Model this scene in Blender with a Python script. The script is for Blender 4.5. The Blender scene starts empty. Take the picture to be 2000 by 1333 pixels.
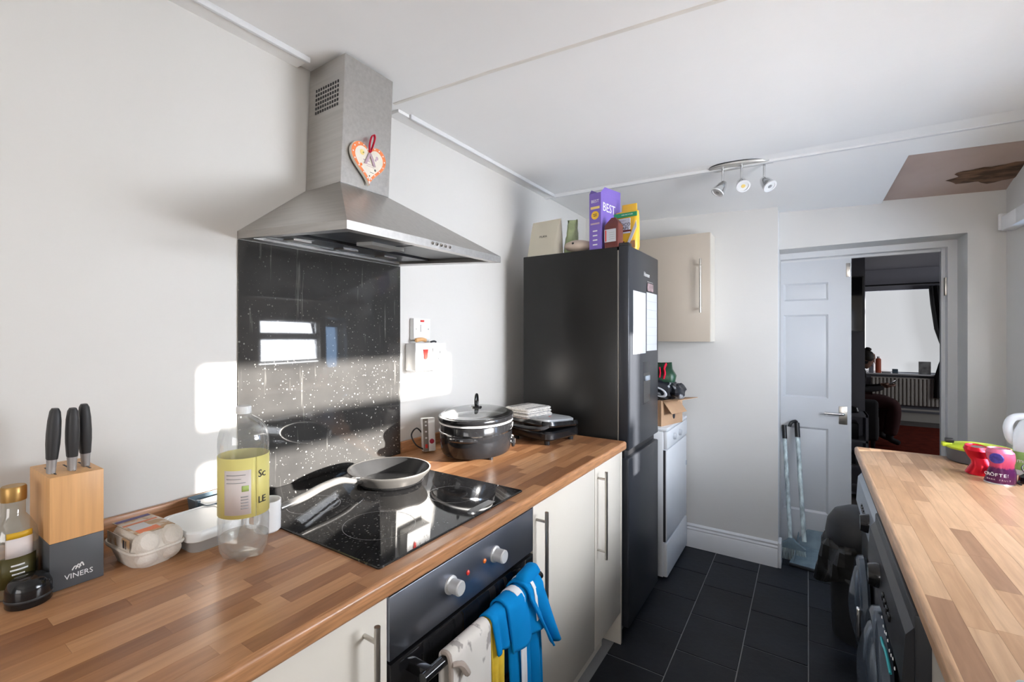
import bpy, bmesh, math, random
from mathutils import Vector, Matrix
R = math.radians
PI = math.pi
random.seed(4)
scene = bpy.context.scene
COL = scene.collection

# ------------------------------------------------------------------ camera
cam_d = bpy.data.cameras.new('camera'); cam = bpy.data.objects.new('camera', cam_d); COL.objects.link(cam)
cam.location = (0, 0, 1.392); cam.rotation_euler = (R(90), 0, R(35.08))
cam_d.sensor_width = 36; cam_d.lens = 16.306; cam_d.shift_x = 0.02895; cam_d.shift_y = -0.005
cam_d.clip_start = 0.02
scene.camera = cam
# ------------------------------------------------------------------ world, sun, daylight at the windows, added fill lamps, exposure
world = bpy.data.worlds.new('world'); scene.world = world; world.use_nodes = True
bg = world.node_tree.nodes['Background']; bg.inputs[0].default_value = (0.45, 0.63, 1.0, 1); bg.inputs[1].default_value = 0.8
sun_d = bpy.data.lights.new('sun', 'SUN'); sun_d.energy = 28.0; sun_d.angle = R(1.0); sun_d.color = (1.0, 0.93, 0.83)
sun = bpy.data.objects.new('sun', sun_d); COL.objects.link(sun); sun.location = (6, 4, 4)
sun.rotation_euler = Vector((-2.27, -0.66, -0.495)).to_track_quat('-Z', 'Y').to_euler()
def area(name, loc, rot, sx, sy, power, color):
    d = bpy.data.lights.new(name, 'AREA'); d.shape = 'RECTANGLE'; d.size = sx; d.size_y = sy; d.energy = power; d.color = color
    o = bpy.data.objects.new(name, d); COL.objects.link(o); o.location = loc; o.rotation_euler = rot
    return o
area('daylight_window', (1.16, 1.84, 1.53), (0, R(114), 0), 0.74, 1.16, 84, (0.95, 0.975, 1.0))
area('daylight_side_window', (1.14, 2.80, 1.43), (0, R(94), 0), 0.84, 0.43, 6.5, (0.42, 0.66, 1.0))
area('rear_fill_lamp', (0.10, -1.90, 1.45), (R(116), 0, 0), 1.3, 1.05, 19, (1.0, 0.95, 0.88))  # added fill lamp behind the camera, at an opening that is not known
area('far_room_fill_lamp', (3.95, 7.6, 1.5), (0, R(90), 0), 1.2, 1.6, 26, (0.92, 0.95, 1.0))  # added lamp to brighten the far room; the side wall has no window
vs = scene.view_settings
vs.view_transform = 'Standard'; vs.look = 'None'; vs.gamma = 1.0; vs.use_curve_mapping = False; vs.exposure = 0.45
scene.cycles.max_bounces = 8; scene.cycles.diffuse_bounces = 4; scene.cycles.glossy_bounces = 3; scene.cycles.transparent_max_bounces = 9; scene.cycles.caustics_refractive = False

# ------------------------------------------------------------------ materials
def mat(name, col, rough=0.5, metal=0.0, var=0.06, scale=8.0, bump=0.0, bscale=60.0, trans=0.0, alpha=1.0, emit=0.0, coat=0.0, ior=1.45, sheen=0.0, stretch=(1, 1, 1), rvar=0.0):
    m = bpy.data.materials.new(name); m.use_nodes = True
    nt = m.node_tree; N = nt.nodes; L = nt.links; p = N['Principled BSDF']
    tc = N.new('ShaderNodeTexCoord'); mp = N.new('ShaderNodeMapping'); mp.inputs['Scale'].default_value = stretch
    L.new(tc.outputs['Object'], mp.inputs[0])
    nz = N.new('ShaderNodeTexNoise'); nz.inputs['Scale'].default_value = scale; nz.inputs['Detail'].default_value = 4
    L.new(mp.outputs[0], nz.inputs[0])
    rp = N.new('ShaderNodeValToRGB'); L.new(nz.outputs[0], rp.inputs[0])
    rp.color_ramp.elements[0].position = 0.3; rp.color_ramp.elements[1].position = 0.7
    rp.color_ramp.elements[0].color = (*[max(0, c * (1 - var)) for c in col], 1)
    rp.color_ramp.elements[1].color = (*[min(1, c * (1 + var)) for c in col], 1)
    L.new(rp.outputs[0], p.inputs['Base Color'])
    p.inputs['Roughness'].default_value = rough; p.inputs['Metallic'].default_value = metal
    p.inputs['Transmission Weight'].default_value = trans; p.inputs['Alpha'].default_value = alpha; p.inputs['IOR'].default_value = ior
    p.inputs['Coat Weight'].default_value = coat; p.inputs['Sheen Weight'].default_value = sheen
    if rvar:
        mr = N.new('ShaderNodeMapRange'); L.new(nz.outputs[0], mr.inputs[0])
        mr.inputs[3].default_value = max(0, rough - rvar); mr.inputs[4].default_value = rough + rvar
        L.new(mr.outputs[0], p.inputs['Roughness'])
    if emit:
        p.inputs['Emission Color'].default_value = (*col, 1); p.inputs['Emission Strength'].default_value = emit
    if bump:
        n2 = N.new('ShaderNodeTexNoise'); n2.inputs['Scale'].default_value = bscale; L.new(mp.outputs[0], n2.inputs[0])
        b = N.new('ShaderNodeBump'); b.inputs['Strength'].default_value = bump; b.inputs['Distance'].default_value = 0.01
        L.new(n2.outputs[0], b.inputs['Height']); L.new(b.outputs[0], p.inputs['Normal'])
    return m
def clear(name, tint=(1, 1, 1), mix=0.12, rough=0.03, body=0.0, bodycol=(.9, .9, .9)):
    """thin clear plastic or glass: see-through, a gloss coat and optionally a little milky body"""
    m = bpy.data.materials.new(name); m.use_nodes = True; nt = m.node_tree; N = nt.nodes; L = nt.links
    N.remove(N['Principled BSDF']); out = N['Material Output']
    t = N.new('ShaderNodeBsdfTransparent'); t.inputs[0].default_value = (*tint, 1)
    g = N.new('ShaderNodeBsdfGlossy'); g.inputs['Roughness'].default_value = rough
    lw = N.new('ShaderNodeLayerWeight'); lw.inputs[0].default_value = 0.35
    mr = N.new('ShaderNodeMapRange'); mr.inputs[3].default_value = mix * 0.4; mr.inputs[4].default_value = min(1, mix * 4); L.new(lw.outputs['Facing'], mr.inputs[0])
    ms = N.new('ShaderNodeMixShader'); L.new(mr.outputs[0], ms.inputs[0])
    src = t
    if body:
        d = N.new('ShaderNodeBsdfDiffuse'); d.inputs[0].default_value = (*bodycol, 1)
        tl = N.new('ShaderNodeBsdfTranslucent'); tl.inputs[0].default_value = (*bodycol, 1)
        md = N.new('ShaderNodeMixShader'); md.inputs[0].default_value = 0.5; L.new(d.outputs[0], md.inputs[1]); L.new(tl.outputs[0], md.inputs[2])
        mb = N.new('ShaderNodeMixShader'); mb.inputs[0].default_value = body
        L.new(t.outputs[0], mb.inputs[1]); L.new(md.outputs[0], mb.inputs[2]); src = mb
    L.new(src.outputs[0], ms.inputs[1]); L.new(g.outputs[0], ms.inputs[2]); L.new(ms.outputs[0], out.inputs[0])
    return m
def wood_mat(name, tones, gscale=14):
    m = bpy.data.materials.new(name); m.use_nodes = True; nt = m.node_tree; N = nt.nodes; L = nt.links; p = N['Principled BSDF']
    oi = N.new('ShaderNodeObjectInfo'); rp = N.new('ShaderNodeValToRGB'); rp.color_ramp.interpolation = 'CONSTANT'
    els = rp.color_ramp.elements
    for i, t in enumerate(tones):
        e = els[i] if i < 2 else els.new(i / len(tones))
        e.position = i / len(tones); e.color = (*t, 1)
    L.new(oi.outputs['Random'], rp.inputs[0])
    ge = N.new('ShaderNodeNewGeometry'); mp = N.new('ShaderNodeMapping'); mp.inputs['Scale'].default_value = (gscale * 6, gscale * 0.5, gscale * 6)
    ad = N.new('ShaderNodeVectorMath'); ad.operation = 'ADD'
    cb = N.new('ShaderNodeCombineXYZ'); mu = N.new('ShaderNodeMath'); mu.operation = 'MULTIPLY'; mu.inputs[1].default_value = 9.0
    L.new(oi.outputs['Random'], mu.inputs[0]); L.new(mu.outputs[0], cb.inputs[0]); L.new(mu.outputs[0], cb.inputs[1])
    L.new(ge.outputs['Position'], ad.inputs[0]); L.new(cb.outputs[0], ad.inputs[1]); L.new(ad.outputs[0], mp.inputs[0])
    nz = N.new('ShaderNodeTexNoise'); nz.inputs['Scale'].default_value = 1.0; nz.inputs['Detail'].default_value = 5; nz.inputs['Distortion'].default_value = 0.6
    L.new(mp.outputs[0], nz.inputs[0])
    r2 = N.new('ShaderNodeValToRGB'); r2.color_ramp.elements[0].position = .3; r2.color_ramp.elements[1].position = .75
    r2.color_ramp.elements[0].color = (.62, .58, .55, 1); r2.color_ramp.elements[1].color = (1, 1, 1, 1); L.new(nz.outputs[0], r2.inputs[0])
    mx = N.new('ShaderNodeMix'); mx.data_type = 'RGBA'; mx.blend_type = 'MULTIPLY'; mx.inputs[0].default_value = 0.75
    L.new(rp.outputs[0], mx.inputs[6]); L.new(r2.outputs[0], mx.inputs[7]); L.new(mx.outputs[2], p.inputs['Base Color'])
    p.inputs['Roughness'].default_value = 0.3; p.inputs['Specular IOR Level'].default_value = 0.33
    return m
def dusty_glass(name, haze, spots, streak):
    """black glass carrying dried splashes: a thin pale film, specks and drip streaks"""
    m = bpy.data.materials.new(name); m.use_nodes = True; nt = m.node_tree; N = nt.nodes; L = nt.links; p = N['Principled BSDF']
    tc = N.new('ShaderNodeTexCoord')
    vo = N.new('ShaderNodeTexVoronoi'); vo.inputs['Scale'].default_value = 100; L.new(tc.outputs['Object'], vo.inputs['Vector'])
    sep = N.new('ShaderNodeSeparateColor'); L.new(vo.outputs['Color'], sep.inputs[0])
    rad = N.new('ShaderNodeMapRange'); rad.inputs[1].default_value = 0.12; rad.inputs[2].default_value = 1.0; rad.inputs[3].default_value = 0.06; rad.inputs[4].default_value = 0.32; L.new(sep.outputs[0], rad.inputs[0])
    lt = N.new('ShaderNodeMath'); lt.operation = 'LESS_THAN'; L.new(vo.outputs['Distance'], lt.inputs[0]); L.new(rad.outputs[0], lt.inputs[1])
    ns = N.new('ShaderNodeTexNoise'); ns.inputs['Scale'].default_value = 7; ns.inputs['Detail'].default_value = 6; L.new(tc.outputs['Object'], ns.inputs[0])
    mrn = N.new('ShaderNodeMapRange'); mrn.inputs[1].default_value = .3; mrn.inputs[2].default_value = .75; mrn.inputs[3].default_value = haze * .8; mrn.inputs[4].default_value = haze * 1.25; L.new(ns.outputs[0], mrn.inputs[0])
    mp = N.new('ShaderNodeMapping'); mp.inputs['Scale'].default_value = (60, 60, 5) if streak else (40, 8, 1); L.new(tc.outputs['Object'], mp.inputs[0])
    st = N.new('ShaderNodeTexNoise'); st.inputs['Scale'].default_value = 1.0; st.inputs['Detail'].default_value = 3; L.new(mp.outputs[0], st.inputs[0])
    sr = N.new('ShaderNodeMapRange'); sr.inputs[1].default_value = .64; sr.inputs[2].default_value = .72; sr.inputs[3].default_value = 0; sr.inputs[4].default_value = haze * 1.6; L.new(st.outputs[0], sr.inputs[0])
    sz = N.new('ShaderNodeSeparateXYZ'); L.new(tc.outputs['Object'], sz.inputs[0])
    hz = N.new('ShaderNodeMapRange'); hz.inputs[1].default_value = 1.15; hz.inputs[2].default_value = 1.50; hz.inputs[3].default_value = spots; hz.inputs[4].default_value = spots * .18; L.new(sz.outputs[2], hz.inputs[0])
    a = N.new('ShaderNodeMath'); a.operation = 'MULTIPLY_ADD'; L.new(lt.outputs[0], a.inputs[0]); L.new(hz.outputs[0], a.inputs[1]); L.new(mrn.outputs[0], a.inputs[2])
    b = N.new('ShaderNodeMath'); b.operation = 'ADD'; b.use_clamp = True; L.new(a.outputs[0], b.inputs[0]); L.new(sr.outputs[0], b.inputs[1])
    mx = N.new('ShaderNodeMix'); mx.data_type = 'RGBA'; L.new(b.outputs[0], mx.inputs[0])
    mx.inputs[6].default_value = (.006, .006, .007, 1); mx.inputs[7].default_value = (.80, .78, .74, 1)
    L.new(mx.outputs[2], p.inputs['Base Color']); p.inputs['Roughness'].default_value = 0.04; p.inputs['IOR'].default_value = 1.5
    return m

M = {}
M['wall'] = mat('wall_paint', (.68, .665, .64), .6, var=.015, scale=1.5, bump=.05, bscale=40)
M['ceil'] = mat('ceiling_paint', (.86, .855, .845), .75, var=.03, scale=1.2, bump=.06, bscale=25)
M['trimw'] = mat('white_gloss_trim', (.72, .725, .735), .3, var=.015, scale=4)
M['seam'] = mat('yellowed_seam', (.77, .74, .69), .7, var=.06)
M['doorw'] = mat('white_door', (.66, .675, .70), .35, var=.015, scale=3)
M['board'] = None
M['tile'] = mat('slate_vinyl_tile', (.015, .017, .0225), .46, var=.35, scale=5, bump=.12, bscale=30, rvar=.08, ior=1.32)
M['grout'] = mat('grout', (.27, .275, .285), .8, var=.1)
M['cream'] = mat('cream_gloss_door', (.74, .69, .61), .22, var=.012, scale=3)
M['carc'] = mat('cream_carcass', (.70, .65, .57), .5, var=.02)
M['steel'] = mat('brushed_steel', (.50, .485, .465), .34, 1, var=.07, scale=3, stretch=(1, 30, 30), bump=.02, bscale=20)
M['steel2'] = mat('satin_nickel', (.60, .57, .53), .3, 1, var=.04)
M['chrome'] = mat('chrome', (.75, .75, .75), .12, 1, var=.03)
M['ovensteel'] = mat('oven_steel', (.31, .33, .385), .36, 1, var=.10, scale=3, stretch=(10, 1, 1))
M['blackglass'] = mat('black_glass', (.007, .007, .008), .06, var=.2)
M['blackp'] = mat('black_plastic', (.015, .015, .017), .35, var=.2)
M['blackgl'] = mat('black_gloss', (.010, .010, .011), .12, var=.2)
M['softblack'] = mat('soft_black_grip', (.028, .028, .03), .5, var=.15)
M['fridge'] = mat('fridge_black_satin', (.010, .0095, .009), .31, var=.1, scale=4, ior=1.40)
M['fridged'] = mat('fridge_black_door', (.026, .029, .036), .36, .1, var=.06)
M['whitep'] = mat('white_plastic', (.82, .82, .82), .35, var=.015)
M['white'] = mat('white_appliance', (.76, .78, .81), .3, var=.015)
M['paper'] = mat('paper_white', (.55, .565, .60), .6, var=.015)
M['ink'] = mat('dark_ink', (.03, .03, .035), .6, var=.1)
M['inkw'] = mat('white_ink', (.75, .75, .76), .5, var=.02)
M['red'] = mat('red_plastic', (.70, .04, .03), .35, var=.05)
M['orange'] = mat('amber_lens', (.75, .16, .02), .3, var=.05)
M['splash'] = dusty_glass('dusty_black_glass', .048, .50, True)
M['hob'] = dusty_glass('hob_glass', .010, .07, False)
M['ring'] = mat('hob_ring', (.14, .14, .145), .3, var=.05)
M['plank'] = wood_mat('worktop_staves', [(.45, .222, .104), (.36, .168, .075), (.51, .262, .126), (.28, .126, .058), (.42, .200, .090), (.54, .290, .146), (.33, .150, .069)])
M['plankr'] = wood_mat('worktop_staves_lit', [(.55, .345, .205), (.44, .265, .155), (.60, .385, .235), (.37, .215, .130), (.52, .320, .185), (.62, .410, .255)])  # same staves as the left worktop, lightened to stand for window light
M['wedge'] = mat('worktop_edge', (.44, .215, .10), .3, var=.3, scale=6, stretch=(30, 2, 30))
M['wedger'] = mat('worktop_edge_lit', (.53, .33, .195), .3, var=.25, scale=6, stretch=(30, 2, 30))  # edge tone lightened the same way for window light
M['bamboo'] = mat('bamboo', (.66, .37, .16), .45, var=.10, scale=4, stretch=(30, 30, 1.5))
M['blockgrey'] = mat('block_grey', (.075, .08, .088), .5, var=.05)
M['ferrule'] = mat('knife_ferrule', (.40, .40, .41), .4, .6, var=.04)
M['gold'] = mat('gold_cap', (.42, .25, .08), .35, .6, var=.06)
M['pulp'] = mat('egg_pulp', (.66, .61, .55), .85, var=.05, scale=30, bump=.25, bscale=150)
M['mask'] = mat('milky_plastic', (.72, .73, .73), .3, var=.02)
M['slate'] = mat('slate_blue_plastic', (.10, .15, .19), .35, var=.05)
M['greybin'] = mat('dark_grey_bin', (.030, .031, .034), .45, var=.08)
M['binbag'] = mat('bin_liner', (.018, .017, .016), .35, var=.3, scale=20, bump=.3, bscale=30)
M['card'] = mat('cardboard', (.52, .33, .20), .8, var=.08, scale=10)
M['cardd'] = mat('cardboard_brown', (.40, .20, .09), .8, var=.15, scale=18, stretch=(1, 1, .15))
M['purple'] = mat('purple_carton', (.20, .13, .48), .5, var=.04)
M['yellow'] = mat('yellow_pack', (.80, .47, .04), .35, var=.08, scale=12)
M['lyellow'] = mat('pale_yellow', (.80, .60, .20), .4, var=.05)
M['green'] = mat('green_print', (.02, .30, .12), .4, var=.06)
M['brown'] = mat('brown_juice', (.14, .035, .03), .25, var=.12)
M['pouch'] = mat('beige_pouch', (.56, .52, .42), .45, var=.05, scale=6, bump=.2, bscale=9)
M['greenbag'] = mat('pale_green_bag', (.42, .50, .27), .3, var=.3, scale=18, bump=.3, bscale=25)
M['tan'] = mat('tan_loaf_pack', (.52, .42, .34), .4, var=.1, scale=14)
M['blue'] = mat('blue_cloth', (.0, .20, .50), .9, var=.06, scale=10, ior=1.25)
M['whitec'] = mat('white_cloth', (.74, .74, .76), .85, var=.03)
M['yelc'] = mat('yellow_cloth', (.62, .42, .03), .85, var=.18, scale=25)
M['taupe'] = mat('taupe_piping', (.36, .30, .26), .85, var=.08)
M['redrib'] = mat('red_ribbon', (.62, .005, .04), .45, var=.06)
M['mauve'] = mat('mauve_ribbon', (.50, .36, .42), .5, var=.06)
M['lime'] = mat('lime_plastic', (.52, .62, .03), .35, var=.05)
M['tubgrey'] = mat('charcoal_tub', (.09, .09, .10), .45, var=.06)
M['canred'] = mat('can_red', (.62, .01, .03), .22, .55, var=.1, scale=10)
M['candk'] = mat('can_dark_red', (.10, .012, .02), .3, .4, var=.2)
M['canpink'] = None
M['alu'] = mat('aluminium', (.70, .70, .70), .3, 1, var=.05)
M['teal'] = mat('teal_print', (.04, .40, .45), .5, var=.2)
M['gwhite'] = mat('broom_grey_white', (.58, .68, .73), .45, var=.5, scale=40, stretch=(1, 1, .4))
M['bluegrey'] = mat('dustpan_grey', (.20, .28, .33), .4, var=.25, scale=14)
M['panel'] = mat('silver_fascia', (.42, .48, .56), .3, .4, var=.05)
M['darkapp'] = mat('graphite_appliance', (.022, .023, .027), .35, var=.08)
M['smoke'] = mat('smoked_door', (.06, .078, .105), .12, .3, var=.1)
M['farwall'] = mat('far_room_wall', (.33, .33, .37), .7, var=.02)
M['farfloor'] = mat('far_room_rug', (.15, .018, .008), 1.0, var=.3, scale=12, ior=1.2)
M['farwood'] = mat('far_room_floor', (.16, .14, .13), .6, var=.1)
M['rad'] = mat('radiator_enamel', (.52, .49, .44), .45, var=.03)
M['curtain'] = mat('charcoal_curtain', (.035, .034, .036), .9, var=.1)
M['tie'] = mat('curtain_tie', (.30, .30, .30), .7, var=.05)
M['blind'] = mat('glowing_roller_blind', (.86, .88, .90), .7, var=.03, scale=2, emit=.42)  # emission stands in for daylight coming through the blind
M['skin'] = mat('skin', (.30, .17, .12), .6, var=.05)
M['hair'] = mat('dark_hair', (.02, .015, .012), .6, var=.2)
M['top'] = mat('dark_top', (.02, .018, .02), .9, var=.1)
M['trouser'] = mat('maroon_trousers', (.05, .014, .014), .9, var=.1)
M['rust'] = mat('orange_bottle', (.62, .13, .06), .4, var=.05)
M['fence'] = mat('fence_blue_grey', (.10, .13, .18), .8, var=.15)
M['whitel'] = mat('blind_slat', (.78, .78, .78), .45, var=.02)
M['clear'] = clear('clear_plastic', (.97, .98, .98), .10)
M['milky'] = clear('milky_clear', (.97, .98, .98), .10, .12, .62, (.86, .88, .88))
M['bottle'] = clear('bottle_plastic', (.96, .97, .97), .12, .05, .12, (.9, .92, .92))
M['water'] = clear('water', (.94, .94, .92), .10, .05, .10, (.85, .84, .80))
M['glasslid'] = clear('lid_glass', (.80, .84, .84), .22, .03, .10, (.8, .85, .85))
M['pane'] = clear('window_pane', (.97, .98, 1.0), .05, .02)
M['oilglass'] = clear('oil_bottle_glass', (.90, .90, .86), .14, .05, .22, (.75, .74, .68))
M['oil'] = mat('olive_oil', (.13, .085, .008), .15, var=.15)
M['jug'] = clear('jug_plastic', (.95, .96, .97), .08, .25, .72, (.84, .86, .88))
M['label'] = mat('lemon_label', (.72, .64, .22), .4, var=.04)
M['lpanel'] = mat('label_panel', (.66, .60, .58), .5, var=.03)
M['bag'] = None

def ramp_mat(name, coord, axis, stops, rough=.4, metal=0.0):
    m = bpy.data.materials.new(name); m.use_nodes = True; nt = m.node_tree; N = nt.nodes; L = nt.links; p = N['Principled BSDF']
    tc = N.new('ShaderNodeTexCoord'); sp = N.new('ShaderNodeSeparateXYZ'); L.new(tc.outputs[coord], sp.inputs[0])
    nz = N.new('ShaderNodeTexNoise'); nz.inputs['Scale'].default_value = 18; L.new(tc.outputs[coord], nz.inputs[0])
    ad = N.new('ShaderNodeMath'); ad.operation = 'MULTIPLY_ADD'; ad.inputs[1].default_value = .10; L.new(nz.outputs[0], ad.inputs[0]); L.new(sp.outputs[axis], ad.inputs[2])
    rp = N.new('ShaderNodeValToRGB'); L.new(ad.outputs[0], rp.inputs[0]); els = rp.color_ramp.elements
    for i, (t, c) in enumerate(stops):
        e = els[i] if i < 2 else els.new(t)
        e.position = t; e.color = (*c, 1)
    L.new(rp.outputs[0], p.inputs['Base Color']); p.inputs['Roughness'].default_value = rough; p.inputs['Metallic'].default_value = metal
    return m
M['canpink'] = ramp_mat('can_pink_purple', 'Generated', 2, [(0, (.10, .015, .07)), (.50, (.09, .012, .09)), (.55, (.55, .05, .14)), (1.0, (.70, .16, .28))], .25, .4)

def patch_mat(name, base, dark, scale, lo, hi, rough=.6, stretch=(1, 1, 1), detail=3):
    m = bpy.data.materials.new(name); m.use_nodes = True; nt = m.node_tree; N = nt.nodes; L = nt.links; p = N['Principled BSDF']
    tc = N.new('ShaderNodeTexCoord'); mp = N.new('ShaderNodeMapping'); mp.inputs['Scale'].default_value = stretch; L.new(tc.outputs['Object'], mp.inputs[0])
    nz = N.new('ShaderNodeTexNoise'); nz.inputs['Scale'].default_value = scale; nz.inputs['Detail'].default_value = detail; L.new(mp.outputs[0], nz.inputs[0])
    rp = N.new('ShaderNodeValToRGB'); L.new(nz.outputs[0], rp.inputs[0]); e = rp.color_ramp.elements
    e[0].position = lo; e[0].color = (*base, 1); e[1].position = hi; e[1].color = (*dark, 1)
    L.new(rp.outputs[0], p.inputs['Base Color']); p.inputs['Roughness'].default_value = rough
    return m
M['board'] = patch_mat('bare_plasterboard', (.50, .395, .345), (.43, .325, .275), 3, .4, .65, .9)
M['torn'] = patch_mat('torn_board_paper', (.20, .11, .065), (.085, .05, .03), 14, .4, .6, .95, (1, 3, 1), 6)
M['spot'] = patch_mat('speckled_mitt', (.66, .62, .57), (.33, .30, .28), 38, .56, .62, .9, (1, 1, .55))
M['waffle'] = patch_mat('waffle_towel', (.66, .63, .59), (.48, .46, .44), 120, .45, .6, .9)
M['bag'] = patch_mat('printed_carrier_bag', (.012, .014, .02), (.45, .48, .52), 22, .60, .66, .3, (1, 1, .7), 1)
M['wetpaper'] = patch_mat('egg_box_print', (.42, .27, .15), (.62, .56, .50), 28, .45, .55, .6)

# ------------------------------------------------------------------ mesh helpers
def new(): return bmesh.new()
def xf(bm, vs_, mtx):
    if mtx is not None: bmesh.ops.transform(bm, matrix=mtx, verts=vs_)
def box(bm, x0, x1, y0, y1, z0, z1, bev=0, seg=2, mtx=None):
    r = bmesh.ops.create_cube(bm, size=1.0); v = r['verts']
    bmesh.ops.transform(bm, matrix=Matrix.Translation(((x0 + x1) / 2, (y0 + y1) / 2, (z0 + z1) / 2)) @ Matrix.Diagonal((x1 - x0, y1 - y0, z1 - z0, 1)), verts=v)
    if bev:
        es = list({e for a in v for e in a.link_edges})
        rb = bmesh.ops.bevel(bm, geom=es, offset=bev, segments=seg, affect='EDGES', profile=.5)
        v = [a for a in rb['verts']] + [a for a in v if a.is_valid]
        v = list({a for a in v})
        # collect whole island
        st = [v[0]]; seen = {v[0]}
        while st:
            a = st.pop()
            for e in a.link_edges:
                b = e.other_vert(a)
                if b not in seen: seen.add(b); st.append(b)
        v = list(seen)
    xf(bm, v, mtx)
    return v
def rings(bm, rs, close=True, cap0=True, cap1=True, mtx=None):
    """loft a list of equally long rings of points"""
    vv = [[bm.verts.new(p) for p in r] for r in rs]; n = len(rs[0])
    for a, b in zip(vv[:-1], vv[1:]):
        for i in range(n if close else n - 1):
            j = (i + 1) % n
            bm.faces.new((a[i], a[j], b[j], b[i]))
    if close and cap0: bm.faces.new(list(reversed(vv[0])))
    if close and cap1: bm.faces.new(vv[-1])
    allv = [v for r in vv for v in r]
    xf(bm, allv, mtx)
    return allv
def lathe(bm, prof, n=32, sx=1, sy=1, mtx=None, cap0=True, cap1=True):
    rs = [[(max(r, 1e-5) * math.cos(2 * PI * i / n) * sx, max(r, 1e-5) * math.sin(2 * PI * i / n) * sy, z) for i in range(n)] for r, z in prof]
    return rings(bm, rs, True, cap0, cap1, mtx)
def tube(bm, pts, rad, n=10, mtx=None, flat=1.0):
    pts = [Vector(p) for p in pts]; rs = []
    rads = rad if isinstance(rad, (list, tuple)) else [rad] * len(pts)
    up = Vector((0, 0, 1)); prevn = None
    for i, p in enumerate(pts):
        t = (pts[min(i + 1, len(pts) - 1)] - pts[max(i - 1, 0)]).normalized()
        if prevn is None:
            a = up if abs(t.dot(up)) < .95 else Vector((1, 0, 0))
            nn = (a - t * a.dot(t)).normalized()
        else: nn = (prevn - t * prevn.dot(t)).normalized()
        prevn = nn; b = t.cross(nn)
        rs.append([tuple(p + (nn * math.cos(2 * PI * k / n) * flat + b * math.sin(2 * PI * k / n)) * rads[i]) for k in range(n)])
    return rings(bm, rs, True, True, True, mtx)
def rrect(w, d, r, z, n=6, cx=0, cy=0):
    out = []
    for k, (sx, sy) in enumerate(((1, 1), (-1, 1), (-1, -1), (1, -1))):
        for i in range(n + 1):
            a = k * PI / 2 + i * PI / 2 / n
            out.append((cx + sx * (w / 2 - r) + r * math.cos(a), cy + sy * (d / 2 - r) + r * math.sin(a), z))
    return out
def prism(bm, poly, d0, d1, axis='z', mtx=None):
    f = {'z': lambda p, d: (p[0], p[1], d), 'x': lambda p, d: (d, p[0], p[1]), 'y': lambda p, d: (p[0], d, p[1])}[axis]
    return rings(bm, [[f(p, d0) for p in poly], [f(p, d1) for p in poly]], mtx=mtx)
def smooth_path(pts, n=6):
    out = []; P = [Vector(p) for p in pts]
    for i in range(len(P) - 1):
        p0 = P[max(i - 1, 0)]; p1 = P[i]; p2 = P[i + 1]; p3 = P[min(i + 2, len(P) - 1)]
        for k in range(n):
            t = k / n
            out.append(.5 * ((2 * p1) + (p2 - p0) * t + (2 * p0 - 5 * p1 + 4 * p2 - p3) * t * t + (3 * p1 - p0 - 3 * p2 + p3) * t ** 3))
    out.append(P[-1]); return out
def obj(name, bm, m, parent=None, ang=38, loc=None, rot=None, label=None):
    bmesh.ops.recalc_face_normals(bm, faces=bm.faces)
    me = bpy.data.meshes.new(name); bm.to_mesh(me); bm.free()
    me.materials.append(m if not isinstance(m, str) else M[m])
    me.shade_smooth(); me.set_sharp_from_angle(angle=R(ang))
    o = bpy.data.objects.new(name, me); COL.objects.link(o)
    if parent: o.parent = parent
    if loc: o.location = loc
    if rot: o.rotation_euler = rot
    if label: o['label'] = label
    return o
def tag(o, label, cat, group=None):
    o['label'] = label; o['category'] = cat
    if group: o['group'] = group
    return o
def thing(name, label, cat, loc=(0, 0, 0), rz=0, group=None):
    o = bpy.data.objects.new(name, None); COL.objects.link(o); o.location = loc; o.rotation_euler = (0, 0, rz)
    o.empty_display_size = .05
    return tag(o, label, cat, group)
def struct(name, bm, m, parent=None, ang=38):
    o = obj(name, bm, m, parent, ang)
    if not parent: o['kind'] = 'structure'
    return o
def sroot(name, loc=(0, 0, 0)):
    o = bpy.data.objects.new(name, None); COL.objects.link(o); o.location = loc; o['kind'] = 'structure'; o.empty_display_size = .05
    return o
def solid(o, t, offset=0):
    md = o.modifiers.new('thickness', 'SOLIDIFY'); md.thickness = t; md.offset = offset
    return o
def boxes(name, m, parent, *bs, bev=0, seg=2):
    bm = new()
    for b in bs: box(bm, *b, bev=bev, seg=seg)
    return obj(name, bm, m, parent)
def text(name, body, size, m, parent, mtx, extrude=.0004, align='CENTER', sx=1.0):
    cu = bpy.data.curves.new(name, 'FONT'); cu.body = body; cu.size = size; cu.extrude = extrude; cu.align_x = align; cu.align_y = 'CENTER'; cu.resolution_u = 2
    t = bpy.data.objects.new(name + '_tmp', cu); COL.objects.link(t)
    dg = bpy.context.evaluated_depsgraph_get(); me = bpy.data.meshes.new_from_object(t.evaluated_get(dg))
    bpy.data.objects.remove(t); bpy.data.curves.remove(cu)
    me.transform(mtx @ Matrix.Diagonal((sx, 1, 1, 1))); me.materials.clear(); me.materials.append(M[m])
    me.name = name; o = bpy.data.objects.new(name, me); COL.objects.link(o); o.parent = parent
    return o
def face_mtx(origin, right, up):
    r = Vector(right).normalized(); u = Vector(up).normalized(); n = r.cross(u)
    m = Matrix((r, u, n)).transposed().to_4x4(); m.translation = Vector(origin); return m

XW = -1.37; CT = .915; XR = .81; XR2 = .95; YB = 3.308; ZC = 2.283

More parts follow.
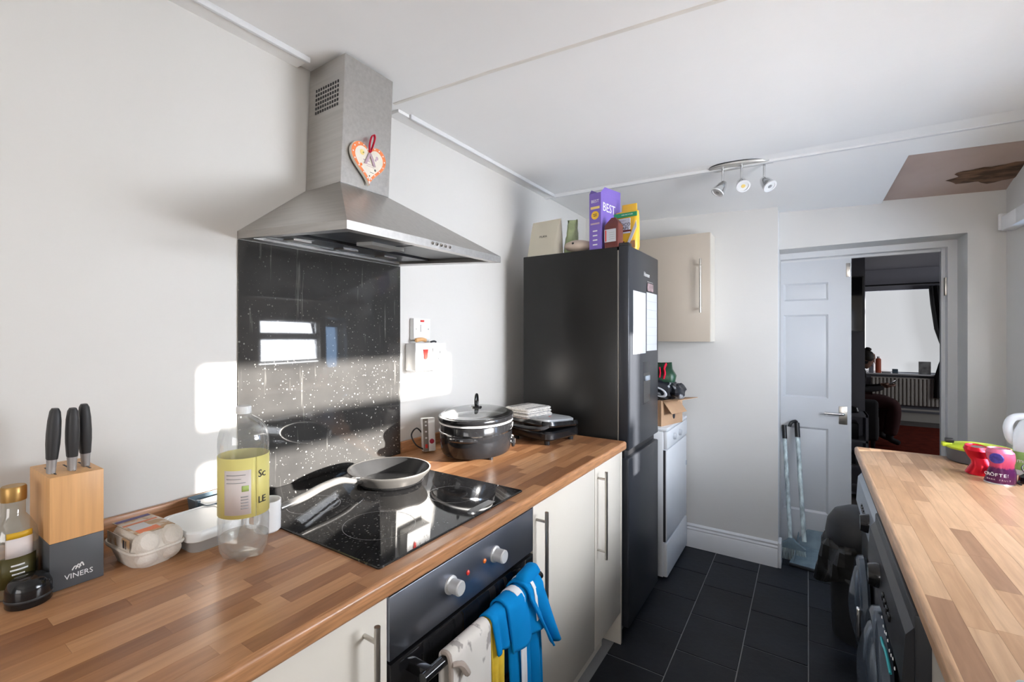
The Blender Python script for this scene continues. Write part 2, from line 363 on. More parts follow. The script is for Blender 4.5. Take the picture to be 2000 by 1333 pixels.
# ================================================================== STRUCTURE
bm = new(); box(bm, -1.6, 1.10, -2.0, 3.85, -.06, -.004); floor = struct('floor', bm, 'grout')
bm = new(); box(bm, -.1186, .1186, -.1601, .1601, -.012, 0, bev=.0012, seg=1)
t0 = obj('tile', bm, 'tile', floor); first = True
for c in range(7):
    cx = -.603 + .2415 * c; off = 2.306 + .204 * c
    for k in range(-12, 8):
        y = off + .327 * k + .1635
        if y < -.1 or y > 3.8: continue
        if first: o = t0; first = False
        else: o = t0.copy(); COL.objects.link(o)
        o.parent = floor; o.location = (cx, y, random.uniform(-.0006, 0))
# left wall with a lining board up to the crease
bm = new(); box(bm, -1.6, XW, -2.0, 3.9, 0, 2.45); struct('wall_left', bm, 'wall')
bm = new(); box(bm, XW, XW + .005, -2.0, 2.62, CT + .0, 2.184); struct('trim_1', bm, 'wall')
# back wall (cabinet side) and the set-back doorway wall
bm = new(); box(bm, -1.6, -.149, YB, 3.66, 0, 2.45); struct('wall_back', bm, 'wall')
bm = new()
box(bm, -.149, 1.10, 3.40, 3.66, 1.925, 2.45); box(bm, .674, 1.10, 3.40, 3.66, 0, 1.925)
struct('wall_doorway', bm, 'wall')
# right wall with two windows
def wall_with_holes(name, x0, x1, y0, y1, z0, z1, holes, m):
    bm = new(); ys = y0
    for (a, b, c, d) in sorted(holes):
        box(bm, x0, x1, ys, a, z0, z1); box(bm, x0, x1, a, b, z0, c); box(bm, x0, x1, a, b, d, z1); ys = b
    box(bm, x0, x1, ys, y1, z0, z1)
    return struct(name, bm, m)
W1 = (1.24, 2.44, 1.15, 1.91); W2 = (2.58, 3.02, .99, 1.86)
wall_with_holes('wall_right', XR2, 1.10, -2.0, 3.40, 0, 2.45, [W1, W2], 'wall')
bm = new(); box(bm, XR, XR2, 3.075, 3.40, 0, 2.45); struct('wall_nib', bm, 'wall')
bm = new()
box(bm, -1.6, -.65, -2.2, -2.0, 0, 2.45); box(bm, .85, 1.06, -2.2, -2.0, 0, 2.45); box(bm, -.65, .85, -2.2, -2.0, 0, .9); box(bm, -.65, .85, -2.2, -2.0, 2.0, 2.45)  # opening added for the rear fill lamp
struct('wall_rear', bm, 'wall')
def window(name, y0, y1, z0, z1, x, bars_z=(), bars_y=(), f=.055):
    w = sroot(name, (x, y0, z0)); W, Hh = y1 - y0, z1 - z0
    bm = new()
    box(bm, -.03, .03, 0, f, 0, Hh); box(bm, -.03, .03, W - f, W, 0, Hh); box(bm, -.03, .03, f, W - f, 0, .08); box(bm, -.03, .03, f, W - f, Hh - .08, Hh)
    obj('window_frame', bm, 'trimw', w)
    for a, b in bars_z: boxes('transom', 'trimw', w, (-.03, .03, f, W - f, a - z0, b - z0))
    for a, b in bars_y: boxes('mullion', 'trimw', w, (-.028, .028, a - y0, b - y0, .08, Hh - .08))
    zs = [.08] + [q - z0 for ab in bars_z for q in ab] + [Hh - .08]
    for a, b in zip(zs[0::2], zs[1::2]):
        boxes('pane', 'pane', w, (-.004, .004, f, W - f, a, b))
    return w
window('window_1', *W1[:2], *W1[2:], 1.045, [(1.555, 1.66)])
window('window_2', *W2[:2], *W2[2:], 1.045)
boxes('trim_2', 'trimw', None, (.90, 1.01, 1.20, 2.48, 1.125, 1.15))['kind'] = 'structure'
w4 = sroot('window_rear_added', (-.65, -2.1, .9))  # unseen rear window, added to go with the fill lamp
boxes('window_frame', 'trimw', w4, (0, .05, -.03, .03, 0, 1.1), (1.45, 1.5, -.03, .03, 0, 1.1), (.05, 1.45, -.03, .03, 0, .05), (.05, 1.45, -.03, .03, 1.05, 1.1), (.72, .78, -.03, .03, .05, 1.05))
for a in (.05, .78): boxes('pane', 'pane', w4, (a, a + .67, -.004, .004, .05, 1.05))
# venetian blind hanging in window 1 (seen mirrored in the splashback)
vb = thing('venetian_blind', 'white venetian blind in the kitchen window above the right worktop, mirrored in the splashback', 'blind', (.990, 1.26, 1.23))
boxes('head_rail', 'whitel', vb, (-.014, .014, 0, 1.16, .635, .66)); boxes('bottom_rail', 'whitel', vb, (-.012, .012, 0, 1.16, .0, .012))
bm = new(); box(bm, -.0110, .0110, 0, 1.16, -.0003, .0003, mtx=Matrix.Rotation(R(-12.3), 4, 'Y')); s0 = obj('slat', bm, 'whitel', vb, loc=(0, 0, .035))
for k in range(1, 22):
    o = s0.copy(); COL.objects.link(o); o.parent = vb; o.location = (0, 0, .035 + k * .0278)
for y in (.15, 1.0): tube_bm = new(); tube(tube_bm, [(-.013, y, .01), (-.013, y, .64)], .0012, 6); obj('ladder_cord', tube_bm, 'whitel', vb)
# ceiling: flat part, then the part beyond the cross batten that dips to the back wall, with a missing piece of plasterboard
bm = new()
def quad(*ps): return bm.faces.new([bm.verts.new(p) for p in ps])
quad((-1.6, -2.2, ZC), (1.10, -2.2, ZC), (1.10, 2.72, ZC), (-1.6, 2.62, ZC))
def zl(x):
    for (a, za), (b, zb) in zip([(-1.6, 2.275), (-1.37, 2.272), (-1.0, 2.186)], [(-1.37, 2.272), (-1.0, 2.186), (1.06, 2.088)]):
        if x <= b: return za + (zb - za) * (x - a) / (b - a)
def cz(x, y):
    yb0 = 2.62 + (x + 1.6) / 2.66 * .1; t = (y - yb0) / (3.42 - yb0)
    return ZC + (zl(x) + .005 - ZC) * t
xs = [-1.6, -1.37, -1.18, -1.0, -.8, -.5, -.15, .1, .335]
for a, b in zip(xs[:-1], xs[1:]):
    quad(*[(x, y, cz(x, y)) for x, y in ((a, 2.62 + (a + 1.6) / 2.66 * .1), (b, 2.62 + (b + 1.6) / 2.66 * .1), (b, 3.45), (a, 3.45))])
y35 = 2.62 + (.335 + 1.6) / 2.66 * .1
quad(*[(x, y, cz(x, y)) for x, y in ((.335, y35), (1.06, 2.72), (1.06, 2.965), (.384, 2.915), (.335, 2.91))])
quad(*[(x, y, cz(x, y)) for x, y in ((.335, 2.91), (.384, 2.915), (.335, 3.40))])
bmesh.ops.remove_doubles(bm, verts=bm.verts, dist=.0005); struct('ceiling', bm, 'ceil', ang=12)
bm = new()
rings(bm, [[(.25 + .09 * i, 2.85 + .1 * j, cz(.25 + .09 * i, 2.85 + .1 * j) + .014) for i in range(10)] for j in range(7)], close=False)
struct('trim_3', bm, 'board')
bm = new()   # torn patch on the bare board
pts = []
for i in range(40):
    a = 2 * PI * i / 40; rr = 1 + .10 * math.sin(5 * a + 1) + .07 * math.sin(9 * a) + random.uniform(-.05, .05)
    pts.append((.725 + .150 * rr * math.cos(a), 3.225 + .080 * rr * math.sin(a)))
rings(bm, [[(x, y, cz(x, y) + .0125) for x, y in pts], [(x, y, cz(x, y) + .008) for x, y in [(.725 + (a - .725) * .9, 3.225 + (b - 3.225) * .85) for a, b in pts]]])
struct('trim_4', bm, 'torn')
bm = new(); box(bm, -1.6, 1.10, -2.2, 3.9, 2.42, 2.45); struct('trim_5', bm, 'ceil')
# ceiling battens and the old seam
bm = new(); box(bm, XW, XW + .055, -2.0, .895, ZC - .012, ZC + .002); box(bm, XW, XW + .055, 1.30, 2.655, ZC - .012, ZC + .002); struct('trim_6', bm, 'ceil')
bm = new(); box(bm, XW + .055, XW + .067, -2.0, .90, ZC - .018, ZC + .002, bev=.003); box(bm, XW + .055, XW + .067, 1.36, 2.655, ZC - .018, ZC + .002, bev=.003); struct('trim_7', bm, 'trimw')
bm = new()
rings(bm, [[(x, y0 - .010, ZC - .020), (x, y0 + .010, ZC - .020), (x, y0 + .014, ZC + .002), (x, y0 - .014, ZC + .002)] for x, y0 in ((XW, 2.652), (-.56, 2.706), (XR2, 2.81))]); struct('trim_8', bm, 'trimw')
bm = new()
rings(bm, [[(x, y0 - .006, ZC - .0025), (x, y0 + .006, ZC - .0025), (x, y0 + .009, ZC + .001), (x, y0 - .009, ZC + .001)] for x, y0 in ((-1.30, 1.262), (-.87, 1.295), (-.21, 1.367), (XR, 1.47))]); struct('trim_9', bm, 'seam')
# skirting
def skirting(name, x0, x1, y, extra=None):
    bm = new(); pr = [(0, 0), (-.018, 0), (-.018, .105), (-.014, .112), (-.016, .120), (-.010, .130), (-.012, .140), (-.004, .150), (0, .152)]
    rings(bm, [[(x, y + a, b) for a, b in pr] for x in (x0, x1)])
    if extra: extra(bm)
    return struct(name, bm, 'trimw')
skirting('baseboard_back', -.68, -.149, YB, lambda b: box(b, -.149, -.131, YB - .018, 3.40, 0, .15, bev=.004))
bm = new(); box(bm, -.149, -.146, YB + .004, 3.44, .15, 2.15); struct('trim_11', bm, 'trimw')
# doorway lining and doors
bm = new()
box(bm, -.19, -.15, 3.56, 3.70, 0, 1.90); box(bm, .636, .674, 3.60, 3.74, 0, 1.925); box(bm, -.15, .636, 3.60, 3.74, 1.889, 1.925); box(bm, .62, .636, 3.66, 3.70, 0, 1.889); box(bm, -.15, .62, 3.672, 3.70, 1.875, 1.889)
struct('trim_12', bm, 'trimw')
def door_leaf(name, loc, rz, mirror=1):
    d = sroot(name, loc); d.rotation_euler = (0, 0, rz); w = .388
    bm = new()
    stl, rz_ = .062, [(0, .252), (.80, .99), (1.53, 1.62), (1.735, 1.875)]
    box(bm, 0, stl * .55, -.018, .018, .004, 1.875); box(bm, w - .115, w, -.018, .018, .004, 1.875)
    for a, b in rz_: box(bm, stl * .55, w - .115, -.018, .018, max(a, .004), b)
    obj('leaf_frame', bm, 'doorw', d)
    for (a, b) in ((.252, .80), (.99, 1.53), (1.62, 1.735)):
        x0, x1 = stl * .55, w - .115
        bm = new()
        for s in (-1, 1):
            rings(bm, [[(x0, s * .018, a), (x1, s * .018, a), (x1, s * .018, b), (x0, s * .018, b)],
                       [(x0 + .012, s * .007, a + .012), (x1 - .012, s * .007, a + .012), (x1 - .012, s * .007, b - .012), (x0 + .012, s * .007, b - .012)],
                       [(x0 + .030, s * .014, a + .030), (x1 - .030, s * .014, a + .030), (x1 - .030, s * .014, b - .030), (x0 + .030, s * .014, b - .030)]], cap0=False)
        obj('panel', bm, 'doorw', d)
    bm = new(); box(bm, w - .062, w - .020, -.024, -.018, .838, .950, bev=.002); hp = obj('handle_plate', bm, 'steel2', d)
    bm = new(); tube(bm, smooth_path([(w - .04, -.02, .905), (w - .04, -.058, .905), (w - .055, -.065, .905), (w - .135, -.062, .905)], 5), .0085, 10); obj('lever', bm, 'chrome', hp)
    boxes('bolt_plate', 'steel2', d, (w - .026, w - .006, -.021, -.018, 1.76, 1.845), bev=.001)
    return d
door_leaf('door_1', (-.168, 3.69, 0), 0)
d2 = door_leaf('door_2', (.655, 3.775, 0), R(72))
bm = new()
for z in (1.62, .25): box(bm, .628, .6362, 3.615, 3.650, z, z + .10, bev=.001)
struct('trim_13', bm, 'steel2')
# far room shell
bm = new(); box(bm, -3, 4, 3.85, 10.5, -.06, -.005); struct('floor_far', bm, 'farwood')
bm = new(); box(bm, -3, 4, 3.75, 10.5, 2.5, 2.56); struct('ceiling_far', bm, 'farwall')
bm = new()
box(bm, -3, .78, 10.2, 10.4, 0, 2.5); box(bm, 1.76, 4, 10.2, 10.4, 0, 2.5); box(bm, .78, 1.76, 10.2, 10.4, 0, .78); box(bm, .78, 1.76, 10.2, 10.4, 2.15, 2.5)
struct('wall_far', bm, 'farwall')
bm = new(); box(bm, 4, 4.1, 3.66, 10.5, 0, 2.5); struct('wall_far_right', bm, 'farwall')
bm = new(); box(bm, -3.1, -3, 3.66, 10.5, 0, 2.5); struct('wall_far_left', bm, 'farwall')
bm = new(); box(bm, -3, .435, 5.6, 5.75, 0, 2.5); struct('wall_partition', bm, 'farwall')
bm = new(); box(bm, 1.06, 4, 3.66, 3.76, 0, 2.5); box(bm, -3, -1.6, 3.66, 3.76, 0, 2.5); box(bm, -1.6, -.19, 3.67, 3.76, 0, 2.5); box(bm, .674, 1.06, 3.67, 3.76, 0, 2.5); box(bm, -.19, .674, 3.67, 3.76, 1.93, 2.5); struct('wall_far_near', bm, 'farwall')
bm = new(); box(bm, .435, 4, 10.18, 10.2, 0, .14); struct('baseboard_far', bm, 'rad')
w3 = sroot('window_3', (.78, 10.3, .78))
boxes('window_frame', 'trimw', w3, (0, .05, -.03, .03, 0, 1.37), (.93, .98, -.03, .03, 0, 1.37), (.05, .93, -.03, .03, 0, .05), (.05, .93, -.03, .03, 1.32, 1.37), (.05, .93, -.03, .03, 1.05, 1.09))
boxes('pane', 'pane', w3, (.05, .93, -.004, .004, .05, 1.32))
bm = new(); box(bm, .70, 1.82, 10.03, 10.22, .755, .78, bev=.004); struct('trim_14', bm, 'trimw')

# ================================================================== BASE UNITS, LEFT RUN
XD = -.69      # door face
def bar_handle(parent, x, y, z0, z1, name='handle'):
    bm = new(); tube(bm, [(x + .036, y, z0), (x + .036, y, z1)], .006, 12); h = obj(name, bm, 'steel2', parent)
    for z in (z0 + .03, z1 - .03):
        bm = new(); tube(bm, [(x - .002, y, z), (x + .036, y, z)], .0045, 10); obj('post', bm, 'steel2', h)
    return h
def base_unit(label, y0, y1, hy, doors=None):
    c = thing('base_cabinet', label, 'cabinet', (0, y0, 0), 0)
    W = y1 - y0
    boxes('carcass', 'carc', c, (-1.28, XD - .019, .0, W, .15, .872))
    ds = doors or [(0, W)]
    for (a, b), h in zip(ds, hy):
        bm = new(); box(bm, XD - .018, XD, a + .0015, b - .0015, .148, .868, bev=.002); d = obj('door', bm, 'cream', c)
        bar_handle(d, XD, h - y0, .505, .852)
    return c
base_unit('cream gloss base cabinet left of the oven under the worktop', .05, .652, [.592])
base_unit('cream base cabinet directly right of the oven', 1.252, 1.756, [1.274])
base_unit('narrow cream base cabinet beside the black fridge', 1.757, 2.066, [1.786])
base_unit('cream base cabinet at the near end of the left run', -.55, .048, [-.01])
bm = new(); box(bm, -1.28, XD, 2.067, 2.084, 0, .872, bev=.001); tag(obj('end_panel', bm, 'cream'), 'cream end panel closing the left run next to the fridge', 'panel')
bm = new(); box(bm, XD - .075, XD - .058, 1.70, 1.985, .020, .146); tag(obj('plinth', bm, 'cream'), 'short cream plinth board under the cabinet by the fridge', 'plinth')
bm = new(); box(bm, XD - .062, XD - .045, -.55, 1.695, .004, .146); tag(obj('plinth', bm, 'cream'), 'long cream plinth board running under the oven and cabinets', 'plinth')
# oven
ov = thing('built_in_oven', 'built-in black glass oven with steel fascia under the hob', 'oven', (0, .655, 0))
W = .594
boxes('body', 'blackp', ov, (-1.25, XD - .022, .004, W - .004, .16, .872))
fa = obj('fascia', (lambda b: (box(b, XD - .021, XD + .002, 0, W, .735, .866, bev=.002), b)[1])(new()), 'ovensteel', ov)
for y in (.194, .382):
    bm = new(); lathe(bm, [(.0215, 0), (.0215, .004), (.0165, .006), (.0175, .030), (.015, .033), (0, .033)], 32, mtx=Matrix.Translation((XD + .002, y, .807)) @ Matrix.Rotation(R(90), 4, 'Y')); k = obj('knob', bm, mat('knob_silver', (.60, .60, .60), .4, .3, var=.03), fa)
for y, mm in ((.262, 'red'), (.334, 'orange')):
    bm = new(); lathe(bm, [(.006, 0), (.006, .002), (.003, .004), (0, .0042)], 16, mtx=Matrix.Translation((XD + .002, y, .807)) @ Matrix.Rotation(R(90), 4, 'Y')); obj('indicator_lamp', bm, mm, fa)
od = obj('oven_door', (lambda b: (box(b, XD - .021, XD + .004, .002, W - .002, .17, .728, bev=.003), b)[1])(new()), 'blackglass', ov)
bm = new(); tube(bm, [(XD + .05, .045, .695), (XD + .05, W - .045, .695)], .011, 14)
hb = obj('handle', bm, 'blackgl', od)
for y in (.065, W - .065):
    bm = new(); box(bm, XD, XD + .052, y - .010, y + .010, .683, .707, bev=.003); obj('post', bm, 'blackgl', hb)
# worktop with a rounded front edge, staves and upstand
def worktop(name, label, x_front, x_back, y0, y1, m_edge, m_st, sy0, nstrip, sgn, cut=None):
    t = thing(name, label, 'worktop', (0, 0, 0))
    bm = new(); r = .010; pr = []
    xb = x_back
    for i in range(7):
        a = -PI / 2 + i * PI / 12; pr.append((x_front - sgn * (r - r * math.cos(a)), CT - .038 + r + r * math.sin(a)))
    for i in range(7):
        a = i * PI / 12; pr.append((x_front - sgn * (r - r * math.cos(a)), CT - r + r * math.sin(a)))
    xs_ = x_front - sgn * .012
    pr += [(xs_, CT), (xs_, CT - .004), (xb, CT - .004), (xb, CT - .038)]
    rings(bm, [[(x, y, z) for x, z in pr] for y in (y0, y1)])
    obj('board', bm, m_edge, t, 30)
    w = abs(xs_ - xb) / nstrip
    bm = new(); box(bm, -.5, .5, -.5, .5, -.5, .5); s0 = obj('stave', bm, m_st, t); used = False
    for k in range(nstrip):
        xc = xs_ - sgn * (k + .5) * w; y = sy0 - random.uniform(0, .3)
        while y < y1:
            L = random.choice((.17, .22, .27, .33, .40)); a, b = max(y, sy0), min(y + L, y1); y += L
            if b - a < .01: continue
            if cut and cut(xc, (a + b) / 2, w, a, b): continue
            o = s0 if not used else s0.copy()
            if used: COL.objects.link(o)
            used = True; o.parent = t; o.location = (xc, (a + b) / 2, CT - .002); o.scale = (w - .0003, b - a - .0003, .004)
    return t
wl = worktop('worktop', 'oak block worktop along the left wall carrying the hob', -.671, XW + .022, -.55, 2.086, 'wedge', 'plank', -.05, 18, 1)
bm = new(); box(bm, XW + .005, XW + .022, -.55, .697, CT - .036, CT + .045, bev=.003); obj('upstand', bm, 'wedge', wl)
bm = new(); box(bm, XW + .005, XW + .022, 1.354, 2.086, CT - .036, CT + .045, bev=.003); obj('upstand', bm, 'wedge', wl)
bm = new(); box(bm, XW + .005, XW + .022, .697, 1.354, CT - .036, CT - .004); obj('upstand', bm, 'wedge', wl)

# hob
HX0, HX1, HY0, HY1 = -1.352, -.715, .651, 1.234
hob = thing('ceramic_hob', 'black ceramic hob set in the left worktop under the hood', 'hob', ((HX0 + HX1) / 2, (HY0 + HY1) / 2, CT))
bm = new(); rings(bm, [rrect(HX1 - HX0, HY1 - HY0, .006, 0), rrect(HX1 - HX0, HY1 - HY0, .006, .003), rrect(HX1 - HX0 - .003, HY1 - HY0 - .003, .006, .0045)]); obj('glass', bm, 'hob', hob)
for x, y, r in ((.155, -.14, .090), (-.10, -.15, .072), (-.085, .14, .098), (.165, .14, .074)):
    bm = new(); n = 48
    rings(bm, [[(x + rr * math.cos(2 * PI * i / n), y + rr * math.sin(2 * PI * i / n), .0047) for i in range(n)] for rr in (r, r - .0012)], cap0=False, cap1=False)
    obj('zone_ring', bm, 'ring', hob)
boxes('touch_panel', 'ring', hob, (.280, .304, .06, .16, .0044, .0048))
# splashback
bm = new(); box(bm, XW + .005, XW + .012, .698, 1.353, CT - .003, 1.674, bev=.0008); tag(obj('splashback', bm, 'splash'), 'black glass splashback with dried splashes behind the hob', 'splashback')

# hood
hd = thing('cooker_hood', 'brushed steel chimney cooker hood above the hob', 'hood', (XW, 1.025, 1.64))
x = lambda v: v - XW
yl, yr = .697 - 1.025, 1.353 - 1.025
def P3(a, b, c): return (a - XW, b - 1.025, c - 1.64)
# skirt ring points: bottom back, bottom front etc. The hood hangs a touch lower at the front.
Bk = 1.676; Fr = 1.640
bot = [P3(XW + .006, .697, Bk), P3(-.872, .697, Fr), P3(-.872, 1.353, Fr + .006), P3(XW + .006, 1.353, Bk)]
rim = [P3(XW + .006, .697, Bk + .022), P3(-.872, .697, Fr + .021), P3(-.872, 1.353, Fr + .027), P3(XW + .006, 1.353, Bk + .022)]
CH = dict(x0=XW + .006, x1=-1.183, y0=.921, y1=1.124)
top = [P3(CH['x0'], CH['y0'], 1.872), P3(CH['x1'], CH['y0'], 1.868), P3(CH['x1'], CH['y1'], 1.868), P3(CH['x0'], CH['y1'], 1.872)]
bm = new(); vv = [[bm.verts.new(p) for p in r] for r in (bot, rim, top)]
for a, b in zip(vv[:-1], vv[1:]):
    for i in range(4): bm.faces.new((a[i], a[(i + 1) % 4], b[(i + 1) % 4], b[i]))
bm.faces.new(vv[2])
inn = [(p[0] + (.03 if i in (0, 3) else -.03), p[1] + (.03 if i in (0, 1) else -.03), p[2] + .002) for i, p in enumerate(bot)]
ins = [bm.verts.new(p) for p in inn]; ind = [bm.verts.new((p[0], p[1], p[2] + .030)) for p in inn]
for i in range(4):
    j = (i + 1) % 4
    bm.faces.new((vv[0][i], vv[0][j], ins[j], ins[i])); bm.faces.new((ins[i], ins[j], ind[j], ind[i]))
bm.faces.new(ind)
can = obj('canopy', bm, 'steel', hd, 15)
def lerp(a, b, t): return tuple(p + (q - p) * t for p, q in zip(a, b))
def inner(u, v, dz):   # u along depth, v along width over the recess
    a = lerp(inn[0], inn[1], u); b = lerp(inn[3], inn[2], u); c = lerp(a, b, v); return (c[0], c[1], c[2] + dz)
for k, (u0, u1, v0, v1) in enumerate(((.42, .97, .02, .49), (.42, .97, .51, .98))):
    bm = new(); rings(bm, [[inner(u0, v0, .020), inner(u1, v0, .020), inner(u1, v1, .020), inner(u0, v1, .020)], [inner(u0, v0, .014), inner(u1, v0, .014), inner(u1, v1, .014), inner(u0, v1, .014)]]); obj('grease_filter', bm, 'blackp', can)
bm = new(); rings(bm, [[inner(a, b, d) for a, b in ((.02, .02), (.38, .02), (.38, .98), (.02, .98))] for d in (.022, .008)]); lp = obj('rear_panel', bm, 'darkapp', can)
for v0 in (.12, .42, .72):
    bm = new(); rings(bm, [[inner(a, b, d) for a, b in ((.10, v0), (.22, v0), (.22, v0 + .10), (.10, v0 + .10))] for d in (.010, .004)]); obj('clip', bm, 'steel2', lp)
for v0 in (.34,):
    bm = new(); rings(bm, [[inner(a, b, d) for a, b in ((.50, v0), (.66, v0), (.66, v0 + .22), (.50, v0 + .22))] for d in (.014, .004)]); obj('lamp_cover', bm, 'milky', can)
for k in range(5):
    bm = new(); lathe(bm, [(.0045, 0), (.0045, .003), (.003, .0045), (0, .0046)], 14, mtx=Matrix.Translation(P3(-.872, .995 + .019 * k, Fr + .0155)) @ Matrix.Rotation(R(90), 4, 'Y')); obj('push_button', bm, 'chrome', can)
# chimney, leaning slightly as in the room
sh = Matrix(((1, 0, .02, 0), (0, 1, .03, 0), (0, 0, 1, 0), (0, 0, 0, 1)))
zt = 2.272 - 1.64; zb_ = 1.869 - 1.64
bm = new(); box(bm, CH['x0'] - XW, CH['x1'] - XW, CH['y0'] - 1.025, CH['y1'] - 1.025, zb_, zt, bev=.0015, seg=1)
bmesh.ops.transform(bm, matrix=Matrix.Translation((0, 0, zb_)) @ sh @ Matrix.Translation((0, 0, -zb_)), verts=bm.verts)
ch = obj('chimney', bm, 'steel', hd, 15)
bm = new(); box(bm, CH['x0'] - XW + .004, CH['x1'] - XW - .004, CH['y0'] - 1.021, CH['y1'] - 1.029, zb_ - .004, zb_ + .004); obj('joint', bm, 'blackp', hd)
bm = new(); box(bm, -.003, .003, -.0008, .0008, -.004, .004); v0 = obj('vent_slot', bm, 'blackp', ch); fst = True
for i in range(10):
    for j in range(6):
        o = v0 if fst else v0.copy()
        if not fst: COL.objects.link(o)
        fst = False; o.parent = ch
        zz = .552 - .0145 * j - zb_; o.location = (.048 + .0122 * i + .02 * zz, CH['y0'] - 1.025 - .0004 + .03 * zz, zz + zb_); o.scale = (1.1, 1, 1.05)
# heart plaque hanging on the chimney
hx = CH['x1'] + .016
he = thing('heart_plaque', 'heart-shaped plaque with orange dotted border hung on the hood chimney', 'plaque', (hx, 1.022, 1.958))
def heart(s, cz_=0.0):
    out = []
    for i in range(48):
        a = 2 * PI * i / 48
        out.append((s * 16 * math.sin(a) ** 3 / 16, s * (13 * math.cos(a) - 5 * math.cos(2 * a) - 2 * math.cos(3 * a) - math.cos(4 * a)) / 16 + cz_))
    return out
bm = new(); prism(bm, heart(.073), -.010, 0, 'x'); obj('board', bm, 'carc', he)
bm = new(); prism(bm, heart(.072), 0, .0008, 'x'); bo = obj('border', bm, mat('orange_border', (.80, .22, .07), .5, var=.12, scale=60), he)
bm = new(); prism(bm, heart(.058, -.001), .0008, .0014, 'x'); fc = obj('face', bm, mat('cream_face', (.74, .68, .58), .55, var=.05, scale=40), he)
hp = heart(.0652)
for k in range(0, 48, 2):
    bm = new(); lathe(bm, [(.0026, .0008), (.0022, .0016), (0, .0017)], 8, mtx=Matrix.Translation((0, hp[k][0], hp[k][1])) @ Matrix.Rotation(R(90), 4, 'Y')); obj('dot', bm, 'inkw', bo)
for (a, b, r, mm) in ((-.030, .022, .009, 'lyellow'), (-.026, .022, .003, 'green'), (.032, .020, .006, 'mauve'), (.024, -.022, .004, 'blockgrey'), (-.034, -.018, .005, 'orange'), (.0, -.046, .0025, 'ink'), (.026, .012, .004, 'mauve')):
    bm = new(); lathe(bm, [(r, .0014), (r * .8, .002), (0, .002)], 12, mtx=Matrix.Translation((0, a, b)) @ Matrix.Rotation(R(90), 4, 'Y')); obj('flower', bm, mm, fc)
boxes('script_line', 'mauve', fc, (.0014, .002, -.026, .0, -.001, .002), (.0014, .002, -.02, .012, -.010, -.0085), (.0014, .002, -.012, .02, -.016, -.0148))
boxes('script_line', 'ink', fc, (.0014, .002, .002, .018, -.034, -.0328))
for sg in (-1, 1):
    bm = new(); pts = [(.004, 0, .028), (.006, sg * .008, .012), (.004, sg * .019, -.012)]
    rs = [[(p[0], p[1] - .005, p[2]), (p[0], p[1] + .005, p[2])] for p in pts]; rings(bm, rs, close=False); solid(obj('ribbon_tail', bm, 'mauve', he), .001)
bm = new(); pts = smooth_path([(.003, .0, .030), (.006, -.004, .052), (.006, .004, .080), (.006, .014, .091), (.006, .018, .080), (.005, .010, .052), (.003, .002, .030)], 5)
rings(bm, [[(p.x - .004, p.y, p.z), (p.x + .005, p.y, p.z)] for p in pts], close=False); solid(obj('ribbon_loop', bm, 'redrib', he), .0016)

# switch plate and socket
sw = thing('cooker_switch', 'white cooker switch plate with red neon above the double socket', 'switch', (XW + .006, 1.466, 1.421))
bm = new(); box(bm, 0, .018, -.052, .052, -.045, .045, bev=.003); obj('back_box', bm, 'whitep', sw)
bm = new(); box(bm, .018, .023, -.052, .052, -.045, .045, bev=.002); pl = obj('plate', bm, 'whitep', sw)
boxes('neon', 'red', pl, (.023, .0245, -.012, .010, .030, .038)); boxes('rocker', 'whitep', pl, (.023, .027, -.012, .012, -.012, .018), bev=.001)
for y in (-.038, .038):
    bm = new(); lathe(bm, [(.003, 0), (.003, .001), (0, .001)], 10, mtx=Matrix.Translation((.023, y, 0)) @ Matrix.Rotation(R(90), 4, 'Y')); obj('screw', bm, 'steel2', pl)
so = thing('cooker_socket', 'deep white cooker control box with red rocker on the wall by the splashback', 'socket', (XW + .006, 1.482, 1.305))
bm = new(); box(bm, 0, .055, -.095, .095, -.056, .056, bev=.004); obj('back_box', bm, 'whitep', so)
bm = new(); box(bm, .055, .061, -.097, .097, -.058, .058, bev=.003); pl = obj('plate', bm, 'whitep', so)
bm = new(); prism(bm, [(-.052, .030), (-.028, .030), (-.032, -.006), (-.042, -.012), (-.048, -.006)], .061, .067, 'x'); obj('rocker', bm, 'red', pl)
boxes('rocker', 'whitep', pl, (.061, .066, .005, .018, .008, .034), bev=.001); boxes('pin_hole', 'ink', pl, (.0605, .0615, .052, .056, .010, .022), (.0605, .0615, .040, .048, -.012, -.008), (.0605, .0615, .060, .068, -.012, -.008))
for y in (-.075, .075):
    bm = new(); lathe(bm, [(.003, 0), (.003, .001), (0, .001)], 10, mtx=Matrix.Translation((.061, y, 0)) @ Matrix.Rotation(R(90), 4, 'Y')); obj('screw', bm, 'steel2', pl)
bm = new(); tube(bm, smooth_path([(0, -.045, 0), (.004, -.022, .004), (.002, .0, .004), (0, .020, 0)], 4), [.004] + [.0085] * 11 + [.005], 10); o = obj('pine_clothes_peg', bm, mat('peg_wood', (.66, .38, .17), .6, var=.15), loc=(XW + .040, 1.455, 1.3725)); tag(o, 'small orange wooden peg lying on top of the cooker control box', 'peg')
bm = new(); tube(bm, smooth_path([(0, -.018, 0), (.002, 0, .003), (-.002, .018, 0)], 4), .004, 8); o = obj('hair_grip', bm, 'ink', loc=(XW + .040, 1.525, 1.366)); tag(o, 'small dark hair grip on top of the cooker control box', 'hair grip')

# ================================================================== THINGS ON THE LEFT WORKTOP
Z0 = CT + .0004
